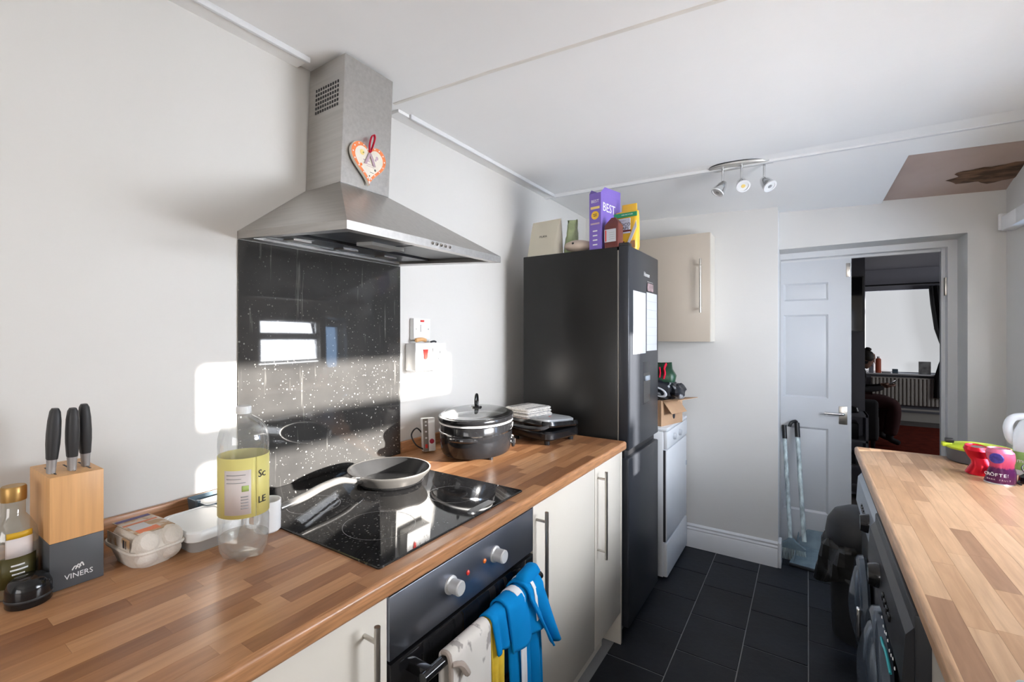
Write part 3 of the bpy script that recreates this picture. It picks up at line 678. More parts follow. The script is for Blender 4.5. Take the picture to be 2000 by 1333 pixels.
# knife block
kb = thing('knife_block', 'bamboo knife block with a dark grey base and white logo', 'knife block', (-1.215, .2815, Z0))
rs = lambda z: [(-.07, -.0405, z), (.07, -.0405, z), (.07, .0405, z), (-.07, .0405, z)]
bm = new(); box(bm, -.07, .07, -.0405, .0405, 0, .090, bev=.0015); gb = obj('grey_base', bm, 'blockgrey', kb)
bm = new(); box(bm, -.07, .07, -.0405, .0405, .090, .213, bev=.0015); bb = obj('bamboo_body', bm, 'bamboo', kb)
for y in (-.026, .002, .026): boxes('slot', 'ink', bb, (-.03, .045, y - .0015, y + .0015, .2128, .2136))
text('logo', 'VINERS', .0135, 'inkw', gb, face_mtx((.0702, .002, .020), (0, 1, 0), (0, 0, 1)))
bm = new()
for a in range(3):
    tube(bm, smooth_path([(.0704, -.008 + .005 * a, .031), (.0704, -.004 + .005 * a, .037 + .002 * a), (.0704, .001 + .004 * a, .034)], 4), .0011, 6)
obj('crest', bm, 'inkw', gb)
for i, (y, dx, tl, hgt, lab) in enumerate(((.2525, 0, -4, .124, 'black-handled knife at the left slot of the knife block'), (.2825, .005, 0, .122, 'black-handled knife in the middle slot of the knife block'), (.3075, -.01, 3, .126, 'black-handled knife at the right slot of the knife block'))):
    k = thing('kitchen_knife', lab, 'knife', (-1.19 + dx, y, Z0 + .2134), group='knives in the block'); k.rotation_euler = (R(tl * .6), R(3), 0)
    s = lambda w, d, z: rrect(d, w, min(w, d) * .42, z, 4)
    bm = new(); rings(bm, [s(.012, .020, 0), s(.013, .021, .018), s(.015, .022, .027)]); obj('ferrule', bm, 'ferrule', k)
    bm = new(); rings(bm, [s(.016, .023, .027), s(.020, .026, .055), s(.0205, .027, .075), s(.019, .025, .100), s(.015, .021, hgt - .006), s(.010, .014, hgt)]); obj('grip', bm, 'softblack', k)
    boxes('blade', 'steel2', k, (-.014, .014, -.0009, .0009, -.115, .002))
# olive oil bottle
ob = thing('oil_bottle', 'glass olive oil bottle with a gold cap and dark olive label', 'bottle', (-1.205, .204, Z0), R(-75))
bm = new(); lathe(bm, [(.0, .0), (.031, 0), (.034, .004), (.034, .100), (.032, .116), (.024, .134), (.0165, .146), (.0165, .172)], 32); obj('glass_body', bm, 'oilglass', ob)
bm = new(); lathe(bm, [(0, .002), (.0325, .003), (.0325, .058), (0, .058)], 32); obj('oil', bm, 'oil', ob)
bm = new(); lathe(bm, [(.0178, .172), (.0182, .176), (.0182, .196), (.0165, .199), (0, .199)], 28); obj('cap', bm, 'gold', ob)
def arc_label(bm, r, a0, a1, z0, z1, n=14, bulge=0):
    rings(bm, [[((r) * math.cos(a0 + (a1 - a0) * i / n), (r) * math.sin(a0 + (a1 - a0) * i / n), z) for i in range(n + 1)] for z in (z0, z1)], close=False)
bm = new(); arc_label(bm, .0345, R(35), R(125), .022, .076); lb = solid(obj('label', bm, mat('olive_label', (.06, .05, .01), .5, var=.1), ob), .0006)
bm = new(); arc_label(bm, .0351, R(48), R(112), .076, .110); solid(obj('neck_panel', bm, 'lpanel', lb), .0004)
bm = new(); arc_label(bm, .0352, R(50), R(110), .110, .121); solid(obj('label_arch', bm, mat('label_gold', (.60, .36, .02), .5, var=.06), lb), .0004)
bm = new()
for z, a, b in ((.060, 60, 90), (.052, 58, 98), (.044, 62, 90)): arc_label(bm, .0353, R(a), R(b), z, z + .003)
solid(obj('label_print', bm, 'inkw', lb), .0003)
# black pot lid in front
bj = thing('black_pot', 'small black domed plastic pot in front of the oil bottle', 'pot', (-1.142, .213, Z0), 0)
bm = new(); lathe(bm, [(0, 0), (.030, 0), (.0315, .002), (.0315, .012), (.030, .013), (.0315, .014), (.0315, .030), (.027, .042), (.018, .048), (0, .048)], 40); obj('shell', bm, 'blackgl', bj)
bm = new(); lathe(bm, [(.0318, .011), (.0325, .012), (.0325, .0145), (.0318, .0155)], 40, cap0=False, cap1=False); obj('rib', bm, 'softblack', bj)
# egg box
eb = thing('egg_box', 'grey pulp egg box with a printed paper lid beside the knife block', 'egg box', (-1.170, .400, Z0), R(4))
bm = new()
def eggring(z, k, wob):
    out = []
    for i in range(48):
        a = 2 * PI * i / 48; c, s = math.cos(a), math.sin(a)
        e = .42; x_ = .078 * k * math.copysign(abs(c) ** e, c); y_ = .052 * k * math.copysign(abs(s) ** e, s)
        f = 1 - wob * (.5 - .5 * math.cos(4 * a + (0 if abs(c) > abs(s) else 0)))
        out.append((x_ * f, y_ * f, z))
    return out
rings(bm, [eggring(0, .74, .10), eggring(.012, .82, .10), eggring(.034, .95, .03)]); obj('tray', bm, 'pulp', eb, 60)
bm = new(); rings(bm, [eggring(.033, 1.0, 0), eggring(.037, 1.03, 0), eggring(.040, 1.0, 0)]); obj('rim', bm, 'pulp', eb)
bm = new(); rings(bm, [eggring(.039, .95, .02), eggring(.055, .88, .08), eggring(.066, .80, .10), eggring(.071, .70, .10)]); ld = obj('lid', bm, 'pulp', eb, 60)
bm = new(); box(bm, -.062, .056, -.036, .034, .0705, .0722, bev=.0006); box(bm, -.050, .050, -.0488, -.0478, .040, .064); ps = obj('paper_sleeve', bm, 'wetpaper', ld)
boxes('print_patch', 'paper', ps, (-.01, .028, -.030, .002, .0722, .0726)); boxes('print_patch', mat('print_orange', (.70, .20, .09), .6, var=.1), ps, (.026, .05, -.030, .010, .0722, .0725)); boxes('print_patch', mat('print_rose', (.66, .22, .12), .6, var=.1), ps, (-.02, -.012, -.034, .030, .0722, .0725)); boxes('print_patch', mat('print_navy', (.10, .08, .22), .6, var=.1), ps, (-.058, -.044, -.034, .030, .0722, .0725)); boxes('barcode', 'ink', ps, (.022, .03, -.0492, -.0488, .044, .060), (.034, .037, -.0492, -.0488, .044, .060))
for y in (-.022, .022):
    bm = new(); lathe(bm, [(.025, 0), (.023, .008), (.016, .016), (0, .019)], 20, mtx=Matrix.Translation((.058, y, .050)) @ Matrix.Rotation(R(62), 4, 'Y')); obj('cup', bm, 'pulp', ld)
    bm = new(); lathe(bm, [(.022, 0), (.020, .008), (.012, .014), (0, .016)], 20, mtx=Matrix.Translation((.058, y, .024)) @ Matrix.Rotation(R(112), 4, 'Y')); obj('cup', bm, 'pulp', eb)
# food box
fb = thing('food_container', 'square milky plastic food box with a snap lid behind the egg box', 'food box', (-1.165, .515, Z0), R(2))
bm = new(); rings(bm, [rrect(.135, .105, .020, 0), rrect(.138, .108, .020, .004), rrect(.15, .118, .022, .034)]); obj('tub', bm, 'milky', fb)
bm = new(); rings(bm, [rrect(.156, .124, .024, .026), rrect(.160, .128, .025, .028), rrect(.160, .128, .025, .046), rrect(.154, .122, .024, .050), rrect(.138, .106, .02, .050), rrect(.136, .104, .02, .0485)]); obj('lid', bm, 'mask', fb)
# slate tray
st = thing('slate_tray', 'slate blue plastic tray propped against the wall behind the food box', 'tray', (-1.285, .606, Z0 + .022), R(3))
bm = new(); rings(bm, [rrect(.095, .10, .008, .0), rrect(.10, .105, .008, .002), rrect(.104, .110, .008, .030), rrect(.098, .104, .008, .030), rrect(.095, .10, .008, .005)]); obj('shell', bm, 'slate', st)
boxes('notch_clip', 'slate', st, (.0, .012, -.058, -.050, .010, .034), bev=.001)
boxes('inlay', 'mask', st, (-.02, .045, -.048, .048, .022, .026), bev=.002)
bm = new(); box(bm, -.05, .05, -.05, .05, 0, .0218); o = obj('lower_box', bm, 'milky', st, loc=(0, 0, -.022))
# white mug behind the bottle
mg = thing('white_mug', 'white mug standing behind the lemonade bottle', 'mug', (-1.085, .628, Z0))
bm = new(); lathe(bm, [(0, 0), (.026, 0), (.030, .004), (.031, .075), (.028, .075), (.027, .008), (0, .008)], 32); obj('cup', bm, 'whitep', mg)
bm = new(); tube(bm, smooth_path([(.0, -.030, .060), (.004, -.050, .055), (.004, -.052, .030), (0, -.030, .018)], 5), .005, 8); obj('handle', bm, 'whitep', mg)
# lemonade bottle
lb_ = thing('lemonade_bottle', 'clear two-litre lemonade bottle with a yellow label, partly empty', 'bottle', (-1.0, .525, Z0), R(0))
bm = new(); n = 40
prof = [(.030, 0), (.040, .006), (.047, .022), (.050, .045), (.0505, .085), (.049, .095), (.0495, .105), (.0495, .225), (.0505, .240), (.050, .258), (.046, .276), (.036, .292), (.022, .302), (.0135, .307), (.0125, .312)]
rsx = []
for r, z in prof:
    lob = .16 * max(0, 1 - z / .035)
    rsx.append([(r * (1 - lob * (.5 + .5 * math.cos(5 * 2 * PI * i / n))) * math.cos(2 * PI * i / n), r * (1 - lob * (.5 + .5 * math.cos(5 * 2 * PI * i / n))) * math.sin(2 * PI * i / n), z + .010 * max(0, 1 - z / .02) * (.5 + .5 * math.cos(5 * 2 * PI * i / n))) for i in range(n)])
rings(bm, rsx, True, True, False); obj('bottle_body', bm, 'bottle', lb_, 60)
bm = new(); lathe(bm, [(.030, .008), (.044, .024), (.0485, .048), (0, .048)], 32); obj('lemonade', bm, 'water', lb_)
bm = new(); lathe(bm, [(.0150, .309), (.0152, .310), (.0152, .323), (.0140, .325), (0, .325)], 28); obj('cap', bm, 'mask', lb_)
bm = new(); arc_label(bm, .0503, 0, 2 * PI - .02, .098, .222, 48); ll = solid(obj('label', bm, 'label', lb_), .0005)
th = -20
bm = new(); arc_label(bm, .0508, R(th - 52), R(th + 8), .106, .198); lpn = solid(obj('label_panel', bm, 'lpanel', ll), .0003)
bm = new()
for k in range(5):
    bm = new(); arc_label(bm, .0512, R(th - 14), R(th + 2), .118 + .006 * k, .1205 + .006 * k, 4); solid(obj('barcode_bar', bm, 'ferrule', lpn), .0002)
for k in range(3):
    bm = new(); arc_label(bm, .0512, R(th - 46), R(th - 4 - 9 * (k % 2)), .172 + .008 * k, .1735 + .008 * k, 8); solid(obj('fine_print', bm, 'ferrule', lpn), .0002)
bm = new(); arc_label(bm, .0512, R(th - 12), R(th + 3), .154, .166, 4); solid(obj('green_mark', bm, mat('green_mark', (.40, .52, .16), .5, var=.1), lpn), .0002)
for body, z, size in (('Sc', .185, .022), ('LE', .130, .020)):
    a = R(th + 34); text('label_text', body, size, 'ink', ll, face_mtx((.0518 * math.cos(a), .0518 * math.sin(a), z), (-math.sin(a), math.cos(a), 0), (0, 0, 1)))

# frying pan
fp = thing('frying_pan', 'grey non-stick frying pan on the rear hob ring', 'pan', (-1.108, 1.056, CT + .0052), 0)
bm = new(); lathe(bm, [(0, 0), (.092, 0), (.098, .003), (.128, .038), (.1305, .044), (.1285, .0445), (.124, .040), (.0945, .0055), (0, .0045)], 64); obj('bowl', bm, mat('pan_coat', (.040, .040, .041), .26, .2, var=.12), fp)
bm = new(); lathe(bm, [(.0975, .0028), (.1295, .0385), (.1322, .0445), (.1322, .0465), (.1275, .0465), (.1290, .0430), (.1285, .0405)], 64, cap0=False, cap1=False); obj('rim', bm, mat('pan_outer', (.42, .40, .38), .32, .85, var=.06), fp)
hp_ = [(.005, -.125, .036), (.008, -.160, .044), (.012, -.205, .058), (.020, -.270, .058), (.028, -.330, .050), (.036, -.405, .045)]
bm = new(); pth = smooth_path(hp_, 6); tube(bm, pth, [.0075 + .0055 * min(1, i / 12) - .003 * max(0, (i - 24) / 8) for i in range(len(pth))], 14, flat=.75); hh = obj('handle', bm, mat('pan_handle', (.30, .29, .28), .28, .6, var=.1), fp)
bm = new(); tube(bm, smooth_path([(.003, -.120, .034), (.006, -.150, .043)], 4), .013, 12, flat=.8); obj('bracket', bm, 'chrome', fp)
# slow cooker
sc_ = thing('slow_cooker', 'black oval slow cooker with a glass lid on the left worktop', 'slow cooker', (-1.112, 1.542, Z0), R(20))
SX, SY = .143, .194
def ov_lathe(bm, prof, n=56, mtx=None, **k): return lathe(bm, prof, n, SX, SY, mtx, **k)
bm = new(); ov_lathe(bm, [(0, .012), (.86, .012), (.93, .016), (.97, .030), (1.0, .060), (1.0, .128), (.98, .134), (0, .134)]); bd = obj('casing', bm, 'blackgl', sc_)
for z in (.098, .134):
    bm = new(); ov_lathe(bm, [(1.0, z), (1.022, z + .001), (1.022, z + .006), (1.0, z + .007)], cap0=False, cap1=False); obj('chrome_band', bm, 'chrome' if z < .1 else 'whitep', bd)
bm = new(); ov_lathe(bm, [(1.0, .140), (1.04, .144), (1.05, .152), (1.03, .160), (.98, .162), (.90, .160), (.90, .150)], cap0=False, cap1=False); obj('crock_rim', bm, 'blackgl', sc_)
bm = new(); ov_lathe(bm, [(.96, .158), (.97, .1635), (.93, .168), (.86, .171)], cap0=False, cap1=False); lid = obj('lid_rim', bm, 'chrome', sc_)
bm = new(); ov_lathe(bm, [(.90, .169), (.70, .177), (.45, .182), (.2, .184), (.0, .1845)], cap0=False); obj('lid_glass', bm, 'glasslid', lid)
bm = new(); ov_lathe(bm, [(.90, .128), (.86, .10), (.80, .05), (0, .045)], cap0=False, cap1=True); obj('crock_interior', bm, mat('stoneware', (.30, .31, .31), .4, var=.08), sc_)
bm = new(); lathe(bm, [(.022, .184), (.020, .190), (0, .191)], 24); lk = obj('lid_knob', bm, 'blackgl', lid)
bm = new(); tube(bm, smooth_path([(0, -.012, .190), (0, -.016, .212), (0, -.008, .234), (0, .008, .234), (0, .016, .212), (0, .012, .190)], 5), .0052, 10); obj('loop', bm, 'blackgl', lk)
for s in (-1, 1):
    bm = new(); tube(bm, smooth_path([(-.045, s * .172, .085), (-.036, s * .208, .092), (0, s * .222, .094), (.036, s * .208, .092), (.045, s * .172, .085)], 5), .0115, 10, flat=.8); obj('side_handle', bm, 'blackgl', bd)
bm = new(); lathe(bm, [(.019, 0), (.018, .008), (.012, .012), (0, .012)], 24, mtx=Matrix.Translation((SX * .985, .035, .042)) @ Matrix.Rotation(R(86), 4, 'Y')); dk = obj('dial', bm, 'blackgl', bd)
boxes('pointer', 'chrome', dk, (SX + .010, SX + .0125, .033, .037, .040, .058))
for a in range(-2, 3):
    bm = new(); lathe(bm, [(.003, 0), (.002, .0015), (0, .0016)], 8, mtx=Matrix.Translation((SX * .99, .035 + .028 * math.sin(a * .6), .042 + .028 * math.cos(a * .6))) @ Matrix.Rotation(R(86), 4, 'Y')); obj('mark', bm, 'inkw', bd)
text('brand_text', 'crock·pot', .018, 'inkw', bd, face_mtx((SX * .985 + .0015, .040, .116), (-.16, 1, 0), (0, 0, 1)))
for a in (40, 140, 220, 320):
    bm = new(); lathe(bm, [(.010, 0), (.010, .014), (0, .014)], 12, mtx=Matrix.Translation((SX * .75 * math.cos(R(a)), SY * .75 * math.sin(R(a)), 0))); obj('foot', bm, 'blackp', sc_)
# power strip standing against the upstand
sp = thing('power_strip', 'grey and white extension block leaning on the upstand beside the slow cooker', 'extension lead', (-1.275, 1.432, Z0 + .004), R(-22)); sp.rotation_euler = (0, R(-7), R(-32))
bm = new(); box(bm, -.018, .018, -.026, .026, 0, .135, bev=.004); bd = obj('body', bm, 'whitep', sp)
bm = new(); box(bm, .016, .0195, -.026, -.004, .002, .132, bev=.001); fp_ = obj('front_strip', bm, mat('strip_grey', (.20, .18, .16), .5, var=.1), bd)
for z in (.055, .080, .105, .120): boxes('socket_hole', 'inkw', fp_, (.0194, .0200, -.018, -.010, z - .003, z + .003))
boxes('rocker', 'red', fp_, (.0194, .0215, -.019, -.009, .014, .030), bev=.001)
bm = new(); lathe(bm, [(.010, 0), (.009, .002), (0, .002)], 20, mtx=Matrix.Translation((.018, .010, .040)) @ Matrix.Rotation(R(90), 4, 'Y')); obj('reset_button', bm, mat('dark_red', (.35, .02, .05), .4, var=.1), bd)
bm = new(); tube(bm, smooth_path([(.010, -.020, .008), (.012, -.055, .030), (.0, -.070, .070), (-.010, -.045, .095), (-.012, -.020, .070)], 6), .003, 8); obj('cable', bm, 'blackp', sp)
# contact grill
cg = thing('contact_grill', 'grey and black contact grill in front of the fridge', 'grill', (-1.005, 1.925, Z0), R(-12))
bm = new(); rings(bm, [rrect(.23, .22, .03, .020), rrect(.25, .24, .04, .028), rrect(.25, .24, .04, .052), rrect(.23, .22, .03, .060)]); obj('base', bm, 'blackgl', cg)
for a, b in ((-.09, -.085), (.09, -.085), (-.09, .085), (.09, .085)): 
    bm = new(); lathe(bm, [(.012, 0), (.013, .022), (0, .022)], 12, mtx=Matrix.Translation((a, b, 0))); obj('foot', bm, 'blackp', cg)
tl = Matrix.Translation((0, .10, .066)) @ Matrix.Rotation(R(-4), 4, 'X') @ Matrix.Translation((0, -.10, 0))
bm = new(); rings(bm, [rrect(.245, .235, .04, 0), rrect(.255, .245, .045, .008), rrect(.245, .235, .04, .024)], mtx=tl); lidg = obj('lid', bm, 'blackgl', cg)
bm = new(); rings(bm, [rrect(.205, .215, .03, .024), rrect(.205, .215, .03, .030), rrect(.185, .195, .03, .036)], mtx=tl); gp = obj('lid_plate', bm, mat('grill_grey', (.42, .43, .44), .4, .4, var=.05), lidg)
bm = new(); lathe(bm, [(.006, .036), (.005, .0375), (0, .0376)], 12, mtx=tl @ Matrix.Translation((.05, -.02, 0))); obj('lamp', bm, 'red', gp)
bm = new(); tube(bm, smooth_path([(-.11, -.11, .085), (-.10, -.155, .080), (0, -.168, .078), (.10, -.155, .080), (.11, -.11, .085)], 5), .013, 10, flat=.7); obj('handle', bm, 'blackgl', lidg)
# folded waffle towel on the grill
tw = thing('tea_towel', 'folded white waffle tea towel with dark stripes on the contact grill', 'towel', (-1.075, 1.905, CT + .104), R(-10))
bm = new()
def soft(w, d, z0, z1, r): return [rrect(w - .01, d - .01, r, z0), rrect(w, d, r, z0 + (z1 - z0) * .3), rrect(w, d, r, z0 + (z1 - z0) * .7), rrect(w - .012, d - .012, r, z1)]
for i, (z0, z1, w, d) in enumerate(((.0, .016, .150, .185), (.0155, .031, .146, .180), (.0305, .044, .142, .176))):
    bm = new(); rings(bm, soft(w, d, z0, z1, .012)); obj('fold', bm, 'waffle', tw)
for k, xx in enumerate((-.050, -.040, .050, .058)):
    bm = new(); box(bm, xx - .0016, xx + .0016, -.080, .080, .0437, .0446); obj('stripe', bm, 'ink', tw)
for z in (.008, .0235): 
    bm = new(); rings(bm, [rrect(.1508, .1858, .012, z - .001), rrect(.1508, .1858, .012, z + .001)], cap0=False, cap1=False); obj('edge_stripe', bm, 'ink', tw)
# crumbs are left out of the count: tiny specks

# ================================================================== CLOTHS ON THE OVEN HANDLE
HXc, HZ = XD + .05, .695
def drape(name, label, cat, y0, y1, zf, zb, m, waves, amp, th=.004, skew=0, taper=0, topy=0, parent=None, seed=0, xoff=0):
    """cloth folded over the oven handle: front tail down to zf, back tail down to zb"""
    rnd = random.Random(seed); bm = new(); cols = []
    nu = 22; r = .0125 + xoff
    path = [(HXc - r, zb + (HZ - zb) * k / 6) for k in range(6)] + [(HXc - r * math.cos(PI * k / 8), HZ + r * math.sin(PI * k / 8)) for k in range(9)] + [(HXc + r, HZ - (HZ - zf) * k / 14) for k in range(1, 15)]
    for i in range(nu + 1):
        u = i / nu; col = []
        for (px_, pz) in path:
            dn = max(0, (HZ - pz) / .3); front = 1 if px_ > HXc else .3
            y = y0 + (y1 - y0) * u
            y += (skew * dn + (u - .5) * taper * dn + topy * (1 - min(1, dn * 3))) * (1 if px_ > HXc else .2)
            wv = amp * math.sin(u * waves * 2 * PI + seed) * min(1, .25 + dn * 1.2) * front
            col.append((max(px_ + (abs(wv) if px_ > HXc else -abs(wv) * .2), XD + .012 if px_ <= HXc else HXc), y, pz))
        cols.append(col)
    rings(bm, cols, close=False)
    o = obj(name, bm, m, parent, 60); solid(o, th, 0)
    if label: tag(o, label, cat)
    return o
mt = thing('oven_mitt', 'speckled white double oven mitt with taupe edging on the oven handle', 'oven mitt', (0, 0, 0))
drape('cloth', None, None, .772, .918, .30, .40, 'spot', 1.0, .006, .012, parent=mt, seed=1)
bm = new(); tube(bm, smooth_path([(HXc + .018, .770, .30), (HXc + .018, .770, .60), (HXc + .014, .771, .70), (HXc - .008, .771, .708)], 6), .0055, 8); obj('piping', bm, 'taupe', mt)
bm = new(); tube(bm, smooth_path([(HXc + .020, .772, .690), (HXc + .030, .790, .685), (HXc + .030, .815, .650)], 6), [.006] * 6 + [.008] * 6 + [.004], 8); obj('hanging_loop', bm, 'taupe', mt)
drape('yellow_cloth', 'yellow cloth hanging between the speckled mitt and the blue cloth', 'cloth', .926, .986, .28, .45, 'yelc', 1.2, .008, .004, seed=2)
bc = thing('blue_cloth', 'bright blue cloth with a white stripe draped over the right of the oven handle', 'cloth', (0, 0, 0))
drape('tail', None, None, 1.000, 1.165, .36, .50, 'blue', 1.6, .014, .004, parent=bc, seed=3, skew=.02)
drape('fold', None, None, .925, 1.010, .615, .62, 'blue', 1.2, .016, .005, parent=bc, seed=4, skew=.06, xoff=.006)
drape('fold', None, None, .985, 1.125, .585, .60, 'blue', .8, .020, .005, parent=bc, seed=6, skew=.06, xoff=.014)
drape('fold', None, None, 1.075, 1.150, .520, .62, 'blue', .6, .024, .006, parent=bc, seed=5, skew=.16, xoff=.022, taper=-.05)
drape('white_stripe', None, None, 1.035, 1.062, .34, .60, 'whitec', .5, .004, .002, parent=bc, seed=1, skew=.01, xoff=.018)
drape('white_stripe', None, None, 1.100, 1.112, .62, .66, 'whitec', .5, .002, .002, parent=bc, seed=1, skew=.05, xoff=.0265)
bm = new(); rings(bm, [rrect(.030, .070, .012, 0, cx=0, cy=0), rrect(.044, .095, .018, .014), rrect(.034, .080, .014, .030), rrect(.014, .05, .006, .036)], mtx=Matrix.Translation((HXc + .004, 1.125, HZ + .018)) @ Matrix.Rotation(R(8), 4, 'X')); obj('bunched_top', bm, 'blue', bc, 60)

# ================================================================== FRIDGE AND WHAT STANDS ON IT
FX0, FXB, FXD, FY0, FY1, FZ = -1.232, -.728, -.674, 2.130, 2.640, 1.812
fr = thing('fridge_freezer', 'tall black fridge freezer at the end of the left worktop', 'fridge', (FX0, FY0, 0))
q = lambda a, b, c, d, e, f: (a - FX0, b - FX0, c - FY0, d - FY0, e, f)
bm = new(); box(bm, *q(FX0, FXB, FY0, FY1, .02, FZ - .004), bev=.004); obj('body', bm, 'fridge', fr)
bm = new(); box(bm, *q(FXB, FXB + .006, FY0 + .004, FY1 - .004, .04, FZ - .02)); obj('door_seal', bm, mat('seal_grey', (.30, .29, .27), .4, .3, var=.05), fr)
for (a, b) in ((.862, FZ), (.045, .826)):
    bm = new(); box(bm, *q(FXB + .006, FXD, FY0, FY1, a, b), bev=.007, seg=3)
    d = obj('door', bm, 'fridged', fr)
    if a > .5: ud = d
bm = new(); box(bm, *q(FXB + .006, FXD - .022, FY0 + .006, FY1 - .006, .826, .862)); obj('grip_recess', bm, 'blackp', fr)
bm = new(); box(bm, *q(FXB - .01, FXD - .004, FY0 + .01, FY0 + .06, FZ, FZ + .014), bev=.003); obj('hinge_cover', bm, 'blackp', fr)
bm = new(); box(bm, *q(FXD - .012, FXD + .0005, 2.352, 2.488, 1.045, 1.262), bev=.003); dp = obj('water_dispenser', bm, 'darkapp', ud)
bm = new(); box(bm, *q(FXD, FXD + .001, 2.362, 2.478, 1.055, 1.205)); obj('dispenser_niche', bm, 'blackgl', dp)
bm = new(); box(bm, *q(FXD, FXD + .008, 2.385, 2.455, 1.165, 1.190), bev=.002); obj('paddle', bm, 'panel', dp)
text('brand_text', 'Hisense', .032, 'inkw', ud, face_mtx((FXD - FX0 + .0006, 2.42 - FY0, 1.703), (0, 1, 0), (0, 0, 1)))
pf = lambda y, z: (FXD + .0015, y, z)
bm = new(); box(bm, FXD + .0008, FXD + .0022, 2.190, 2.395, 1.305, 1.607); tag(obj('memo_sheet', bm, 'paper'), 'blank white memo board on the fridge door', 'memo board')
pn = thing('week_planner', 'white ruled week planner on the fridge door right of the blank board', 'planner', (FXD + .0008, 2.412, 1.315))
boxes('sheet', 'paper', pn, (0, .0014, 0, .192, 0, .300))
for k in range(1, 7): boxes('rule_line', 'ferrule', pn, (.0014, .0018, .004, .188, .300 - .0445 * k, .3015 - .0445 * k))
bm = new(); box(bm, FXD + .0008, FXD + .004, 2.425, 2.530, 1.622, 1.662, bev=.001); fm = obj('fridge_magnet', bm, mat('photo_magnet', (.28, .20, .21), .4, var=.5, scale=60)); tag(fm, 'small pinkish photo magnet above the planner on the fridge door', 'magnet')
boxes('strip', 'ferrule', fm, (FXD + .0008, FXD + .0016, 2.425, 2.530, 1.668, 1.672))
# feet
for a, b in ((.05, .05), (.05, .46), (.46, .05), (.46, .46)):
    bm = new(); lathe(bm, [(.02, 0), (.02, .02), (0, .02)], 12, mtx=Matrix.Translation((a, b, 0))); obj('foot', bm, 'blackp', fr)
ZF = FZ - .0035
# coffee pouch
pc = thing('coffee_pouch', 'beige stand-up pouch with small dark lettering on the fridge, next to the wall', 'pouch', (-1.140, 2.200, ZF), R(-4))
def pouch(bm, w, d, h, topk=.86, n=9):
    rs = []
    for k in range(n):
        t = k / (n - 1); dd = d * (1 - t) ** .7 + .004; ww = w * (1 - (1 - topk) * t)
        rs.append([(x_, y_ + .02 * t, h * t) for x_, y_, _ in rrect(ww, dd, min(ww, dd) * .45, 0, 5)])
    rings(bm, rs)
bm = new(); pouch(bm, .205, .080, .196, .84); bd = obj('pack', bm, 'pouch', pc, 60)
text('pack_text', 'PIUKA', .0165, 'ink', bd, face_mtx((.004, -.0250, .104), (1, 0, 0), (0, .25, 1)))
# green bag
gb_ = thing('green_bag', 'crumpled pale green plastic bag behind the pouch on the fridge', 'bag', (-1.010, 2.250, ZF), R(10))
bm = new(); pouch(bm, .075, .090, .195, .60); o = obj('pack', bm, 'greenbag', gb_, 60)
for v in o.data.vertices: v.co += Vector((random.uniform(-.005, .005), random.uniform(-.005, .005), random.uniform(-.004, 0) if v.co.z > .02 else 0))
# tan loaf pack
bm = new(); rs = []
for k in range(13):
    t = k / 12; a = math.sin(PI * min(1, max(0, t))) ** .45
    rs.append([(-.075 + .15 * t, .036 * a * math.cos(b) + .0, .031 + .030 * a * math.sin(b) * (1 if True else 1)) for b in [2 * PI * i / 20 for i in range(20)]])
rings(bm, rs); o = obj('bread_pack', bm, 'tan', loc=(-.945, 2.185, ZF + .004), rot=(0, R(2), R(8))); tag(o, 'rounded tan loaf-shaped pack lying on the fridge', 'food pack')
bm = new(); lathe(bm, [(.006, 0), (.005, .001), (0, .001)], 10, mtx=Matrix.Translation((-.02, -.034, .04)) @ Matrix.Rotation(R(75), 4, 'X')); obj('seal_mark', bm, 'ink', o)
bm = new(); tube(bm, [(.070, 0, .030), (.082, 0, .024), (.092, 0, .018)], [.016, .010, .013], 10); obj('twisted_end', bm, 'blackp', o)
# purple carton
pcx = thing('purple_carton', 'tall purple cereal carton with torn open top on the fridge', 'carton', (-.826, 2.240, ZF), R(-8))
bm = new(); box(bm, -.031, .031, -.10, .10, 0, .272); cbx = obj('box', bm, 'purple', pcx)
for (x0, x1, y0, y1, tx, ty) in ((-.031, -.030, -.10, .10, -14, 0), (.030, .031, -.10, .10, 10, 0), (-.031, .031, .099, .10, 0, -18)):
    bm = new(); prism(bm, [(y0 if x1 - x0 < .01 else x0, 0), (y1 if x1 - x0 < .01 else x1, 0), ((y1 if x1 - x0 < .01 else x1) - .012, .036), ((y0 if x1 - x0 < .01 else x0) + .03, .028)], 0, .001, 'x' if x1 - x0 < .01 else 'y', mtx=Matrix.Translation((x0 if x1 - x0 < .01 else 0, 0 if x1 - x0 < .01 else y0, .272)) @ Matrix.Rotation(R(tx), 4, 'Y') @ Matrix.Rotation(R(ty), 4, 'X')); obj('flap', bm, 'purple', cbx)
fm_ = lambda z, x=0: face_mtx((x, -.1004, z), (1, 0, 0), (0, 0, 1))
text('title_text', 'BEST', .020, 'inkw', cbx, fm_(.232)); text('title_text', 'BEST', .060, 'inkw', cbx, face_mtx((.0314, -.02, .205), (0, 1, 0), (0, 0, 1)))
boxes('print_band', 'lyellow', cbx, (-.024, .024, -.1006, -.1002, .195, .207)); bm = new(); lathe(bm, [(.020, 0), (.020, .0006), (0, .0006)], 24, mtx=Matrix.Translation((0, -.1, .165)) @ Matrix.Rotation(R(90), 4, 'X')); pm_ = obj('round_print', bm, 'yellow', cbx)
boxes('print_line', 'ink', pm_, (-.010, .010, -.1012, -.1008, .168, .171), (-.008, .009, -.1012, -.1008, .160, .163))
boxes('print_band', 'mauve', cbx, (-.024, .024, -.1006, -.1002, .120, .128))
for z in (.086, .064, .042, .020): boxes('print_mark', 'inkw', cbx, (-.012, .012, -.1006, -.1002, z, z + .006))
